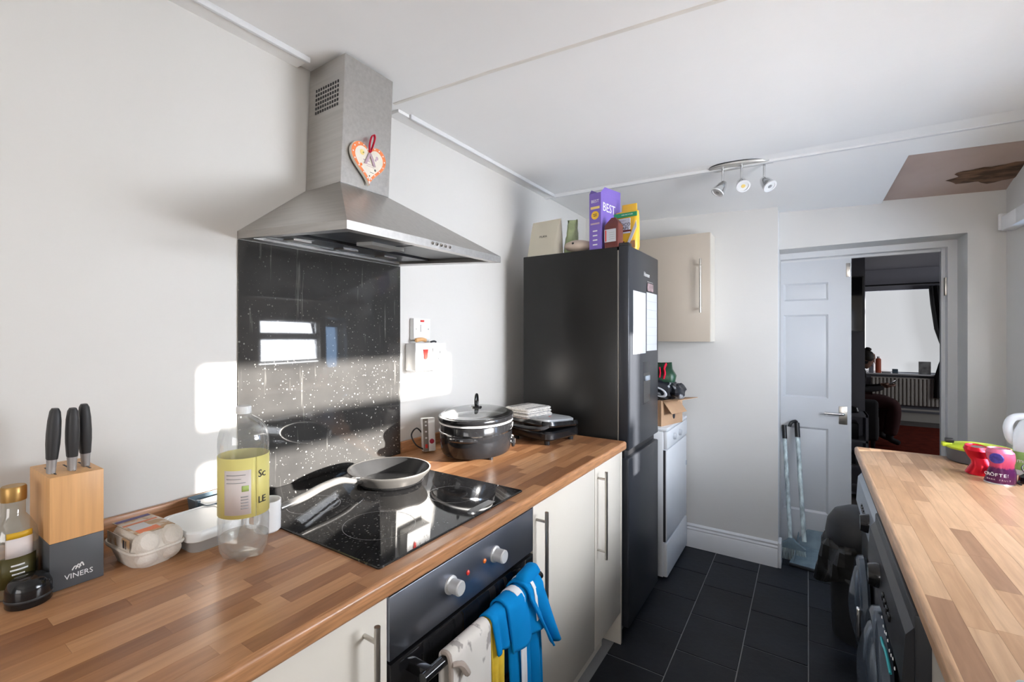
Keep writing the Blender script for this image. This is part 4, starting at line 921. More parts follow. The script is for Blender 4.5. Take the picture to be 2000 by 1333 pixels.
# brown bottle-carton
br = thing('sauce_carton', 'dark red gable carton with a white label in front of the purple carton', 'carton', (-.757, 2.166, ZF), R(-6))
bm = new(); rings(bm, [rrect(.072, .055, .006, 0), rrect(.072, .055, .006, .108), rrect(.060, .030, .006, .124), rrect(.022, .010, .003, .146)]); bd = obj('body', bm, 'brown', br)
boxes('label', 'paper', bd, (-.034, .024, -.0285, -.0277, .028, .088)); boxes('label_stripe', 'red', bd, (-.030, -.024, -.0288, -.0284, .031, .085)); boxes('label_print', 'ferrule', bd, (-.012, .018, -.0288, -.0284, .040, .042), (-.012, .018, -.0288, -.0284, .050, .052), (-.012, .018, -.0288, -.0284, .060, .062), (-.012, .018, -.0288, -.0284, .070, .072))
# yellow bag
yb = thing('cereal_bag', 'yellow cereal bag with green band and white CHOCO panel on the fridge corner', 'cereal bag', (-.733, 2.292, ZF + .001), R(-3))
bm = new()
rs = []
for z, w, d in ((0, .105, .052), (.02, .118, .060), (.10, .118, .056), (.17, .116, .040), (.196, .112, .014), (.200, .075, .010), (.232, .073, .008)):
    rs.append([(a + (.012 if z > .198 else 0), b, z) for a, b, _ in rrect(w, d, min(w, d) * .4, 0, 5)])
rings(bm, rs); bd = obj('pack', bm, 'yellow', yb, 60)
boxes('green_band', 'green', bd, (-.057, .057, -.0285, -.020, .166, .186)); boxes('white_panel', 'paper', bd, (-.056, .026, -.0315, -.026, .085, .158)); boxes('brown_band', 'brown', bd, (-.030, .030, -.0320, -.027, .092, .101))
text('pack_text', 'CHOCO', .0215, 'ink', bd, face_mtx((-.012, -.0322, .127), (1, 0, 0), (0, 0, 1))); text('pack_text', 'CAPS', .0205, 'ink', bd, face_mtx((-.004, -.0322, .109), (1, 0, 0), (0, 0, 1))); text('pack_text', 'CRISPY', .0125, 'ferrule', bd, face_mtx((-.012, -.0322, .147), (1, 0, 0), (0, 0, 1)))
text('band_text', '100% RECYCLED', .0080, 'inkw', bd, face_mtx((.010, -.0289, .176), (1, 0, 0), (0, 0, 1)))
bm = new(); prism(bm, [(-.004, .0), (.010, 0), (.058, .110), (.056, .142)], -.0325, -.0300, 'y'); obj('white_swoosh', bm, 'paper', bd)
boxes('print_mark', 'cardd', bd, (.02, .05, -.0322, -.0295, .012, .046)); boxes('print_mark', 'brown', bd, (-.014, -.002, -.0326, -.0295, .030, .046))

# ================================================================== BACK WALL: CABINET, DRYER, BOX, BROOM
wc = thing('wall_cabinet', 'cream wall cabinet mounted on the back wall beside the fridge', 'cabinet', (-1.000, YB - .172, 1.356))
boxes('carcass', 'carc', wc, (0, .508, .020, .170, 0, .675)); bm = new(); box(bm, 0.001, .507, 0, .019, 0, .675, bev=.002); dd = obj('door', bm, mat('beige_door', (.52, .45, .37), .3, var=.012), wc)
bm = new(); tube(bm, [(.457, -.034, .180), (.457, -.034, .512)], .006, 12); h = obj('handle', bm, 'steel2', dd)
for z in (.205, .475):
    bm = new(); tube(bm, [(.457, .001, z), (.457, -.034, z)], .0045, 10); obj('post', bm, 'steel2', h)
dr = thing('tumble_dryer', 'white tumble dryer between the fridge and the back wall', 'dryer', (-.654, 2.757, 0))
bm = new(); box(bm, -.56, -.022, 0, .530, .012, .845, bev=.006); obj('body', bm, 'white', dr)
bm = new(); box(bm, -.56, 0, 0, .530, .845, .868, bev=.008); obj('top', bm, 'white', dr)
bm = new(); box(bm, -.024, 0, .004, .526, .745, .843, bev=.006); fp_ = obj('control_panel', bm, 'white', dr)
bm = new(); box(bm, -.024, -.002, .006, .524, .215, .738, bev=.008); obj('door', bm, 'white', dr)
bm = new(); box(bm, -.026, 0, .004, .526, .014, .208, bev=.008); obj('kick_panel', bm, 'white', dr)
for y in (.16, .30):
    bm = new(); lathe(bm, [(.020, 0), (.018, .014), (0, .015)], 24, mtx=Matrix.Translation((0, y, .795)) @ Matrix.Rotation(R(90), 4, 'Y')); obj('knob', bm, mat('dial_grey', (.55, .58, .62), .35, var=.03), fp_)
boxes('door_gap', 'ink', dr, (-.026, -.010, .003, .006, .215, .738)); boxes('logo_badge', 'panel', dr, (-.002, .0, .500, .515, .545, .575))
for a, b in ((-.5, .05), (-.5, .47), (-.06, .05), (-.06, .47)):
    bm = new(); lathe(bm, [(.02, 0), (.02, .013), (0, .013)], 12, mtx=Matrix.Translation((a, b, 0))); obj('foot', bm, 'blackp', dr)
# cardboard box with open flaps
cbx = thing('cardboard_box', 'open cardboard box on top of the tumble dryer', 'box', (-.765, 2.925, .8685), R(-16))
bm = new()
for b in ((-.11, .11, -.12, -.116, 0, .150), (-.11, .11, .116, .12, 0, .150), (-.11, -.106, -.116, .116, 0, .150), (.106, .11, -.116, .116, 0, .150), (-.106, .106, -.116, .116, 0, .004)): box(bm, *b)
bx = obj('shell', bm, 'card', cbx)
boxes('brown_panel', 'cardd', bx, (-.08, .09, -.1215, -.1200, .012, .135)); boxes('hand_slot', 'ink', bx, (-.045, .06, -.1225, -.1212, .004, .014))
bm = new(); box(bm, 0, .10, -.115, .115, -.0015, .0015, mtx=Matrix.Translation((.108, 0, .149)) @ Matrix.Rotation(R(-6), 4, 'Y')); obj('flap', bm, 'card', bx)
bm = new(); box(bm, 0, .09, -.11, .06, -.0015, .0015, mtx=Matrix.Translation((.108, .01, .147)) @ Matrix.Rotation(R(52), 4, 'Y')); obj('flap', bm, 'card', bx)
bm = new(); lathe(bm, [(.020, 0), (.018, .0012), (0, .0012)], 12, 1, .7, mtx=Matrix.Translation((.1105, .02, .05)) @ Matrix.Rotation(R(90), 4, 'Y')); obj('printed_mark', bm, 'ink', bx)
# carrier bags in the box: lumpy closed meshes
def lump(name, m, loc, sx, sy, sz, seed, amp=.16, parent=None, rot=(0, 0, 0), n=22, k=12):
    rnd = random.Random(seed); ph = [rnd.uniform(0, 6.28) for _ in range(6)]
    bm = new(); rs = []
    for j in range(1, k):
        t = PI * j / k; row = []
        for i in range(n):
            a = 2 * PI * i / n
            f = 1 + amp * (math.sin(3 * a + ph[0] + 2 * t) * .5 + math.sin(5 * a + ph[1] - 3 * t) * .35 + math.sin(7 * t + ph[2] + 2 * a) * .3) + rnd.uniform(-.05, .05)
            row.append((sx * math.sin(t) * math.cos(a) * f, sy * math.sin(t) * math.sin(a) * f, sz - sz * math.cos(PI - t) * -1 * f if False else sz * (1 - math.cos(t) * f)))
        rs.append(row)
    rings(bm, list(reversed(rs)))
    zmin = min(v.co.z for v in bm.verts); bmesh.ops.translate(bm, vec=(0, 0, -zmin), verts=bm.verts)
    return obj(name, bm, m, parent, 28, loc=loc, rot=rot)
cbg = thing('carrier_bag', 'black and white printed carrier bag stuffed into the cardboard box', 'bag', (-.745, 2.915, .995))
lump('bag_body', 'bag', (0, 0, 0), .125, .105, .070, 3, .12, cbg, n=30, k=16)
lump('bag_side', 'bag', (.100, -.01, .012), .060, .075, .048, 8, .2, cbg, n=24)
bm = new(); n = 28
rings(bm, [[(.052 * rr * math.cos(2 * PI * i / n), -.003 if rr == 1 else -.006, .028 * rr * math.sin(2 * PI * i / n)) for i in range(n)] for rr in (1, .66)], cap0=False, cap1=False, mtx=Matrix.Translation((.030, -.112, .070)) @ Matrix.Rotation(R(18), 4, 'Y')); solid(obj('white_ring_print', bm, 'paper', cbg), .003)
gr = thing('green_red_pack', 'dark green bag with red ribbon on top of the carrier bag pile', 'bag', (-.755, 2.920, 1.118), R(10))
bm = new(); rings(bm, [rrect(.21, .13, .03, 0), rrect(.225, .14, .04, .035), rrect(.18, .11, .03, .075), [(a * (1.15 if a > 0 else 1), b * .25, .095 + .025 * (abs(a) / .09)) for a, b, _ in rrect(.15, .10, .03, 0)]]); obj('pack', bm, mat('bottle_green', (.012, .05, .025), .35, var=.5, scale=14), gr, 40)
bm = new(); tube(bm, smooth_path([(.045, -.074, .022), (.052, -.074, .05), (.048, -.062, .08), (.056, -.035, .105)], 5), .012, 10, flat=.5); obj('ribbon', bm, 'redrib', gr)
bm = new(); tube(bm, smooth_path([(.022, -.074, .028), (.026, -.072, .055), (.022, -.060, .085)], 5), .010, 10, flat=.5); obj('ribbon', bm, 'redrib', gr)
boxes('bright_patch', 'green', gr, (-.06, .0, -.0675, -.0655, .012, .05))
bm = new(); lathe(bm, [(.018, 0), (.018, .035), (0, .035)], 16); tag(obj('teal_sponge', bm, 'teal', loc=(-.675, 3.09, .8685)), 'small teal pot behind the cardboard box on the dryer', 'pot')
# broom and dustpan
def speckle_pole(bm, a, b, r): tube(bm, [a, b], r, 14)
bn = thing('long_handled_broom', 'black-gripped broom with pale speckled pole leaning by the door', 'broom', (-.085, 3.50, 0), 0)
bm = new(); speckle_pole(bm, (-.005, -.03, .12), (-.04, .12, .72), .0115); obj('pole', bm, 'gwhite', bn)
bm = new(); tube(bm, [(-.040, .12, .72), (-.0445, .14, .805)], .0135, 12); obj('grip', bm, 'blackp', bn)
bm = new(); rings(bm, [rrect(.15, .022, .008, .070), rrect(.15, .03, .01, .082), rrect(.06, .026, .01, .115), rrect(.026, .026, .012, .135)], mtx=Matrix.Translation((0, -.035, 0))); obj('head', bm, 'bluegrey', bn)
bm = new()
for i in range(24):
    for j in range(3):
        a = -.07 + .14 * i / 23; b = -.045 + .010 * j
        tube(bm, [(a, b, .072), (a * 1.12, b - .004, .002)], .0016, 4)
o = obj('bristles', bm, 'gwhite', bn); o['kind'] = 'stuff'
dpn = thing('long_handled_dustpan', 'long-handled dustpan with pale pole and dark lip standing by the door', 'dustpan', (.035, 3.45, 0), R(-8))
bm = new(); speckle_pole(bm, (-.055, .00, .13), (-.115, .17, .735), .0125); obj('pole', bm, 'gwhite', dpn)
bm = new(); tube(bm, [(-.115, .17, .735), (-.123, .192, .825)], .0145, 12); obj('grip', bm, 'blackp', dpn)
bm = new(); tube(bm, smooth_path([(-.123, .192, .82), (-.13, .185, .835), (-.150, .165, .825), (-.158, .16, .80)], 4), .010, 10); obj('clip', bm, 'blackp', dpn)
bm = new(); pr = [(-.115, -.085), (.105, -.085), (.085, .095), (-.095, .095)]
rings(bm, [[(x_, y_, .006) for x_, y_ in pr], [(x_ * 1.02, y_, .016 + (.05 if y_ > 0 else 0)) for x_, y_ in pr]]); obj('pan', bm, 'bluegrey', dpn)
bm = new(); prism(bm, [(-.085, .0), (.095, .0), (.09, .10), (.02, .16), (-.06, .155), (-.10, .09)], 0, .004, 'z', mtx=Matrix.Translation((.0, .085, .02)) @ Matrix.Rotation(R(62), 4, 'X')); obj('back_plate', bm, 'bluegrey', dpn)
for s in (-1, 1):
    bm = new(); prism(bm, [(-.085, .012), (.095, .03), (.095, .15), (.06, .13)], -.002, .002, 'x', mtx=Matrix.Translation((.098 * s, 0, 0))); obj('side_wall', bm, 'bluegrey', dpn)
bm = new(); box(bm, -.118, .108, -.105, -.080, .001, .014, bev=.003); obj('rubber_lip', bm, 'blackp', dpn)

# ================================================================== CEILING SPOTLIGHTS
sl = thing('ceiling_spotlight', 'oval steel ceiling plate with three chrome spotlights', 'light', (-.285, 2.735, ZC - .016), R(12))
bm = new(); lathe(bm, [(0, .018), (1, .018), (1, .004), (.96, 0), (0, 0)], 48, .150, .066); obj('plate', bm, mat('lamp_plate', (.46, .45, .43), .4, .6, var=.03), sl)
bm = new(); lathe(bm, [(1.0, .010), (1.02, .014), (1.02, .020), (0, .020)], 48, .150, .066); obj('backing', bm, 'darkapp', sl)
for i, (x_, y_, ax, ay, lens, em) in enumerate(((-.085, -.010, 35, -62, 'milky', 0), (.0, -.028, 48, 6, 'lyellow', 0), (.105, .0, 40, 40, 'mask', 0))):
    bm = new(); tube(bm, [(x_, y_, 0), (x_, y_, -.075)], .0058, 10); stm = obj('stem', bm, 'chrome', sl)
    base = Matrix.Translation((x_, y_, -.085)) @ Matrix.Rotation(R(ay), 4, 'Z') @ Matrix.Rotation(R(-ax), 4, 'X')
    bm = new(); lathe(bm, [(.004, .020), (.014, .016), (.023, -.004), (.030, -.036), (.0315, -.048), (.027, -.050), (.024, -.046), (0, -.046)], 28, mtx=base); hd_ = obj('spot_head', bm, 'chrome', sl)
    bm = new(); lathe(bm, [(.0315, -.047), (.0325, -.050), (.0315, -.053), (.024, -.0535), (.023, -.049)], 28, mtx=base, cap0=False, cap1=False); obj('bezel', bm, 'inkw', hd_)
    bm = new(); lathe(bm, [(.024, -.047), (.024, -.050), (0, -.0505)], 24, mtx=base); le = obj('lens', bm, 'mask', hd_)
    bm = new(); lathe(bm, [(.010, -.0505), (.009, -.0515), (0, -.052)], 16, mtx=base); obj('led_chip', bm, 'lyellow' if i == 1 else 'ferrule', le)

# ================================================================== RIGHT RUN
PX, PY = .164, 2.560
wr = worktop('worktop', 'oak block worktop along the right wall, toned lighter for the window light', PX, XR2 - .002, -.55, PY, 'wedger', 'plankr', .10, 21, -1)
bm = new(); box(bm, PX + .035, XR - .004, PY - .022, PY - .004, .0, CT - .039); tag(obj('end_panel', bm, mat('oak_panel', (.52, .42, .25), .5, var=.06)), 'pale yellowish end panel under the far end of the right worktop', 'panel')
def washer(name, label, cat, y0, y1, body, fascia, xf_, door_z, prot, dial_y):
    t = thing(name, label, cat, (xf_, y0, 0)); W = y1 - y0
    bm = new(); box(bm, .012, .52, 0, W, .015, .845, bev=.006); obj('body', bm, body, t)
    bm = new(); rings(bm, [[(.030, a, .842), (.0, a, .800), (-.006, a, .700), (.012, a, .690), (.05, a, .690), (.05, a, .842)] for a in (.004, W - .004)]); fsc = obj('fascia', bm, fascia, t, 20)
    bm = new(); lathe(bm, [(.032, 0), (.031, .010), (.026, .024), (0, .025)], 32, mtx=Matrix.Translation((-.002, dial_y, .748)) @ Matrix.Rotation(R(-90), 4, 'Y')); dl = obj('dial', bm, 'blackgl', fsc)
    sg_ = 1 if dial_y < .3 else -1
    for k in range(4):
        bm = new(); box(bm, -.008, -.002, dial_y + sg_ * (.11 + .035 * k) - .01, dial_y + sg_ * (.11 + .035 * k) + .01, .735, .750, bev=.001); obj('button', bm, 'blackgl', fsc)
    mt_ = Matrix.Translation((.004, W / 2, door_z)) @ Matrix.Rotation(R(-90), 4, 'Y')
    bm = new(); lathe(bm, [(.168, 0), (.172, .008), (.168, .022), (.155, .030), (.134, .028), (.130, .020)], 56, mtx=mt_, cap0=False, cap1=False); dd = obj('door_ring', bm, 'smoke', t)
    bm = new(); lathe(bm, [(.134, .022), (.126, .032), (.095, prot * .8), (.05, prot), (0, prot + .003)], 48, mtx=mt_, cap0=False); obj('door_glass', bm, 'smoke', dd)
    bm = new(); box(bm, -.036, -.020, W / 2 - .160, W / 2 - .134, door_z - .05, door_z + .05, bev=.006); obj('door_latch', bm, 'chrome', dd)
    bm = new(); box(bm, .006, .014, .004, W - .004, .02, .12, bev=.003); obj('plinth_panel', bm, body, t)
    for a in (.05, .46):
        for b in (.05, W - .05):
            bm = new(); lathe(bm, [(.02, 0), (.02, .016), (0, .016)], 12, mtx=Matrix.Translation((a, b, 0))); obj('foot', bm, 'blackp', t)
    return t, fsc
washer('washing_machine', 'washing machine with silver-blue control panel under the far end of the right worktop', 'washing machine', 1.910, 2.515, 'darkapp', 'panel', .172, .40, .050, .150)
wm2, f2 = washer('condenser_dryer', 'graphite machine with a dark glossy round door under the near part of the right worktop', 'dryer', 1.230, 1.880, 'darkapp', 'darkapp', .158, .515, .055, .40)
bm = new(); tube(bm, smooth_path([(-.012, .10, .66), (-.014, .16, .675), (-.013, .22, .66), (-.013, .30, .668)], 5), .003, 6); obj('turquoise_line', bm, 'teal', wm2)  # thin turquoise line across the front
bm = new()
for k in range(9): lathe(bm, [(.004, 0), (.003, .0015), (0, .0016)], 8, mtx=Matrix.Translation((-.008, .07 + .026 * k, .690 + .006 * math.sin(k * 1.7))) @ Matrix.Rotation(R(-90), 4, 'Y'))
obj('pale_dots', bm, 'inkw', f2)  # row of small pale dots
base2 = thing('base_cabinet', 'cream base cabinet beside the camera end of the right worktop', 'cabinet', (PX + .03, -.55, 0))
boxes('carcass', 'carc', base2, (.02, .60, 0, 1.775, .15, .872)); bm = new(); box(bm, 0, .018, .002, 1.772, .148, .868, bev=.002); obj('door', bm, 'cream', base2)
# bin with liner
bi = thing('pedal_bin', 'dark grey bin with a domed lid and black liner beyond the right worktop', 'bin', (.195, 2.745, 0), 0)
bm = new(); lathe(bm, [(0, .0), (.098, 0), (.102, .01), (.116, .43), (.116, .44), (0, .44)], 36); obj('body', bm, 'greybin', bi)
bm = new(); lathe(bm, [(.124, .435), (.129, .45), (.129, .475), (.121, .530), (.095, .575), (.05, .598), (0, .604)], 40); ld = obj('lid', bm, 'greybin', bi)
bm = new(); rnd = random.Random(5); rs = []
for k, (r, z) in enumerate(((.124, .452), (.130, .42), (.134, .36), (.130, .31), (.138, .27))):
    rs.append([((r + .012 * math.sin(9 * a + k) + rnd.uniform(-.006, .006) + (.035 * max(0, math.cos(a - 3.6)) * k / 4)) * math.cos(a), (r + .012 * math.sin(9 * a + k) + rnd.uniform(-.006, .006) + (.035 * max(0, math.cos(a - 3.6)) * k / 4)) * math.sin(a), z + (.03 * math.sin(3 * a + 1) if k == 4 else 0)) for a in [2 * PI * i / 44 for i in range(44)]])
rings(bm, rs, cap0=False, cap1=False); solid(obj('liner', bm, 'binbag', bi, 20), .0015)

# tub with lime lid
tb = thing('lidded_tub', 'round charcoal tub with a lime lid and black knob on the right worktop', 'tub', (.528, 2.500, Z0), R(0))
bm = new(); lathe(bm, [(0, 0), (.082, 0), (.088, .004), (.090, .048), (0, .048)], 44); obj('body', bm, 'tubgrey', tb)
bm = new(); lathe(bm, [(.088, .048), (.092, .050), (.092, .056), (.084, .062), (.04, .066), (0, .067)], 44, cap0=True); ld = obj('lid', bm, 'lime', tb)
bm = new(); lathe(bm, [(.030, .0665), (.028, .068), (0, .068)], 24, 1, .7, mtx=Matrix.Translation((.0, -.035, -.002))); obj('sticker', bm, 'blackgl', ld)
bm = new(); box(bm, -.103, -.075, -.012, .02, .050, .066, bev=.003); obj('tab', bm, 'lime', ld); bm = new(); box(bm, -.094, -.070, -.010, .014, .066, .082, bev=.003); obj('knob', bm, 'blackp', ld)
# crushed cans
def can(bm, prof, crush, n=40, mtx=None):
    rs = []
    for r, z in prof:
        row = []
        for i in range(n):
            a = 2 * PI * i / n; k = crush(a, z); row.append((r * math.cos(a) * k[0] + k[1], r * math.sin(a) * k[0], z))
        rs.append(row)
    rings(bm, rs, mtx=mtx)
cprof = lambda h: [(.026, 0), (.031, .004)] + [(.033, .004 + (h - .016) * k / 10) for k in range(11)] + [(.029, h - .006), (.0265, h), (.0255, h), (.0245, h - .003)]
cr = thing('crushed_red_can', 'crushed red drinks can on the right worktop beside the purple can', 'can', (.478, 2.292, Z0), R(-20)); cr.rotation_euler = (R(5), R(4), R(-20))
bm = new(); can(bm, cprof(.098), lambda a, z: (1 - .38 * math.exp(-((z - .062) / .016) ** 2) * max(0, math.cos(a + 1.1)) - .30 * math.exp(-((z - .045) / .014) ** 2) * max(0, math.cos(a - 2.6)), .010 * math.sin(z * 45))); obj('shell', bm, 'canred', cr, 25)
bm = new(); lathe(bm, [(.0245, .094), (.020, .0955), (0, .0955)], 24); obj('lid', bm, 'alu', cr)
cp = thing('crushed_purple_can', 'pink and purple crumpled drinks can with white lettering on the right worktop', 'can', (.508, 2.196, Z0), R(-38))
bm = new(); can(bm, cprof(.112), lambda a, z: (1 - .22 * math.exp(-((z - .058) / .014) ** 2) * (.55 + .45 * math.cos(2 * a)) + .10 * max(0, 1 - z / .03), .006 * math.sin(z * 30))); sh_ = obj('shell', bm, 'canpink', cp, 30)
bm = new(); lathe(bm, [(.0250, .108), (.021, .1095), (0, .1095)], 24); obj('lid', bm, 'alu', cp)
bm = new(); lathe(bm, [(.0355, .0), (.0345, .003), (0, .003)], 32); obj('base_rim', bm, 'alu', cp)
def curved_text(name, body, size, m, parent, r, z, a0, step):
    for i, ch_ in enumerate(body):
        a = a0 + step * (i - (len(body) - 1) / 2)
        text(name, ch_, size, m, parent, face_mtx((r * math.cos(a), r * math.sin(a), z), (-math.sin(a), math.cos(a), 0), (0, 0, 1)))
curved_text('can_text', 'CRÖFTERS', .0145, 'inkw', sh_, .0362, .030, R(-68), R(15)); curved_text('can_text', 'DARK FRUIT', .0070, 'mauve', sh_, .0372, .015, R(-68), R(9))
bm = new(); lathe(bm, [(.017, 0), (.015, .002), (0, .0025)], 24, mtx=Matrix.Translation((.0325 * math.cos(R(-76)), .0325 * math.sin(R(-76)), .083)) @ Matrix.Rotation(R(-76), 4, 'Z') @ Matrix.Rotation(R(90), 4, 'Y')); obj('berry_print', bm, mat('berry_blue', (.04, .03, .22), .4, var=.5, scale=90), sh_)
# milk jug
mk = thing('milk_jug', 'translucent plastic milk jug with a green label at the right edge', 'milk jug', (.645, 2.378, Z0), R(-35))
bm = new()
rings(bm, [rrect(.100, .100, .022, 0), rrect(.106, .106, .024, .006), rrect(.106, .106, .024, .120), rrect(.104, .104, .03, .150), rrect(.090, .088, .036, .178), rrect(.060, .058, .026, .200), rrect(.042, .042, .0205, .212), rrect(.040, .040, .0195, .224)], mtx=None)
bdj = obj('body', bm, 'jug', mk, 60)
bm = new(); tube(bm, smooth_path([(-.020, -.012, .200), (-.052, -.030, .192), (-.064, -.036, .160), (-.058, -.034, .118), (-.045, -.026, .100)], 6), .012, 12); obj('handle', bm, 'jug', mk)
bm = new(); lathe(bm, [(.021, .222), (.022, .223), (.022, .238), (.019, .240), (0, .240)], 28); obj('cap', bm, 'whitep', mk)
bm = new(); rings(bm, [rrect(.1072, .1072, .0245, .018), rrect(.1072, .1072, .0245, .080)], cap0=False, cap1=False); gl = obj('label', bm, mat('milk_green', (.22, .42, .13), .5, var=.25, scale=25), mk)
text('label_text', 'mmm', .020, 'inkw', gl, face_mtx((-.012, -.0542, .050), (1, 0, 0), (0, 0, 1)))
# black mouse-like gadget with lead
ms = thing('black_gadget', 'small rounded black gadget with a thin lead at the right edge of the worktop', 'gadget', (.590, 2.235, Z0), R(20))
bm = new(); lathe(bm, [(0, 0), (.030, 0), (.034, .006), (.032, .020), (.020, .030), (0, .033)], 32, 1.0, .75); obj('shell', bm, 'blackgl', ms)
bm = new(); tube(bm, smooth_path([(-.030, .0, .008), (-.042, -.008, .005), (-.050, -.02, .004), (-.052, -.034, .004)], 5), .0028, 8); obj('lead', bm, 'blackp', ms)
bm = new(); tube(bm, smooth_path([(.01, .02, .012), (.0, .04, .040), (.025, .05, .055), (.06, .05, .045)], 5), .0022, 8); obj('lead', bm, 'blackp', ms)
# grey gadget at the bottom right corner
gg = thing('grey_remote', 'small grey plastic box at the near edge of the right worktop', 'gadget', (.238, .872, Z0), R(-28))
bm = new(); rings(bm, [rrect(.060, .090, .008, 0), rrect(.062, .092, .009, .004), rrect(.060, .090, .009, .016), rrect(.052, .082, .008, .018)]); obj('case', bm, mat('remote_grey', (.38, .42, .43), .4, var=.04), gg)
boxes('screen', 'ferrule', gg, (-.018, .018, -.01, .03, .018, .0186))
# blind cassette on the right wall
bcs = thing('blind_cassette', 'white roller blind cassette on the right wall near the back corner', 'blind', (XR - .002, 2.56, 1.895))
bm = new(); box(bm, -.050, 0, .50, .70, 0, .070, bev=.006); box(bm, -.050, .138, .0, .505, 0, .070, bev=.006); obj('cover', bm, 'whitep', bcs)
bm = new(); box(bm, -.056, -.005, .70, .712, .006, .086, bev=.004); obj('bracket', bm, 'whitep', bcs)
bm = new(); lathe(bm, [(.012, 0), (.010, .010), (0, .011)], 14, mtx=Matrix.Translation((-.03, .712, .055)) @ Matrix.Rotation(R(-90), 4, 'X')); obj('end_cap', bm, 'steel2', bcs)

# ================================================================== FAR ROOM
tv = thing('television', 'black television on the partition wall seen through the doorway', 'television', (-.05, 5.5, 1.43))
boxes('panel', 'blackp', tv, (-.45, .464, -.05, 0, 0, .51)); boxes('screen', 'blackglass', tv, (-.44, .454, -.052, -.050, .01, .50)); boxes('bracket', 'blackp', tv, (-.1, .1, 0, .098, .15, .35))
sh_u = thing('shelf_unit', 'low dark shelf unit under the television in the far room', 'shelf', (.02, 5.28, 0))
for z in (0.02, .25, .47, .69): boxes('shelf', 'farwall', sh_u, (-.35, .40, -.14, .14, z, z + .02))
for a in (-.37, .385): boxes('side', 'farwall', sh_u, (a, a + .018, -.14, .14, 0, .71))
def shoe(name, label, loc, rz):
    s = thing(name, label, 'shoe', loc, rz)
    bm = new(); rings(bm, [[(x_ * .9, y_ * .9, 0) for x_, y_, _ in rrect(.22, .08, .038, 0)], rrect(.24, .09, .044, .012), [(x_ * .96, y_ * .9, .045 + (.03 if x_ < 0 else 0)) for x_, y_, _ in rrect(.23, .085, .04, 0)], [(x_ * .5 - .05, y_ * .6, .085) for x_, y_, _ in rrect(.2, .08, .03, 0)]]); obj('upper', bm, 'blackp', s)
    bm = new(); rings(bm, [rrect(.235, .088, .043, -.0), rrect(.245, .094, .046, .010)]); obj('sole', bm, 'blackp', s)
shoe('dark_shoe', 'dark shoe on top of the far-room shelf unit', (.25, 5.28, .7102), R(8))
bm = new(); box(bm, .06, .36, 5.18, 5.38, .4905, .63, bev=.01); tag(obj('storage_basket', bm, 'blackp'), 'dark storage basket on the middle shelf in the far room', 'basket')
bm = new(); box(bm, .10, .34, 5.18, 5.38, .2705, .36, bev=.01); tag(obj('storage_basket', bm, 'darkapp'), 'dark flat box on the lower shelf in the far room', 'box')
bm = new(); box(bm, .45, 3.2, 5.9, 9.6, -.0045, .008, bev=.002); tag(obj('red_rug', bm, 'farfloor'), 'dark red carpet rug on the far-room floor', 'rug')
# radiator
rd = thing('radiator', 'cream panel radiator below the far-room window', 'radiator', (.86, 10.10, .0))
boxes('back_panel', 'rad', rd, (0, 1.02, -.010, .02, .27, .70)); boxes('top_grille', 'rad', rd, (0, 1.02, -.035, .02, .70, .715))
bm = new(); rings(bm, [rrect(.030, .030, .010, .275, 3), rrect(.034, .034, .010, .30, 3), rrect(.034, .034, .010, .675, 3), rrect(.030, .030, .010, .70, 3)]); c0 = obj('column', bm, 'rad', rd, loc=(.03, -.025, 0))
for k in range(1, 21):
    o = c0.copy(); COL.objects.link(o); o.parent = rd; o.location = (.03 + .048 * k, -.025, 0)
boxes('pipe', 'rad', rd, (.0, 1.02, -.02, .0, .19, .215)); boxes('leg', 'rad', rd, (.02, .04, -.015, .0, 0, .275), (.98, 1.0, -.015, .0, 0, .275))
bm = new(); box(bm, .80, 1.745, 10.225, 10.229, .79, 2.145); rbl = obj('roller_blind', bm, 'blind'); tag(rbl, 'white roller blind with added daylight glow in the far-room window', 'blind')
boxes('bottom_bar', 'trimw', rbl, (.80, 1.745, 10.222, 10.232, .785, .80))
# curtain
ct = thing('curtain', 'dark curtain tied back at the right of the far-room window', 'curtain', (1.655, 10.0, 0))
bm = new(); rs = []
for z, x0, x1 in ((2.18, -.10, .30), (1.9, -.08, .30), (1.5, -.035, .30), (1.25, .03, .29), (1.10, .055, .27), (.95, .01, .29), (.75, -.035, .32), (.42, -.045, .33)):
    rs.append([(x0 + (x1 - x0) * i / 30, .028 * math.sin(i * 1.35 + z), z) for i in range(31)])
rings(bm, rs, close=False); solid(obj('drape', bm, 'curtain', ct, 60), .006)
bm = new(); tube(bm, smooth_path([(.035, -.045, 1.07), (.12, -.055, 1.05), (.22, -.045, 1.12), (.30, .0, 1.20)], 5), .012, 8); obj('tie_back', bm, 'tie', ct)
bm = new(); tube(bm, [(-.95, -.03, 2.22), (.40, -.03, 2.22)], .014, 10); obj('curtain_pole', bm, 'blackp', ct)
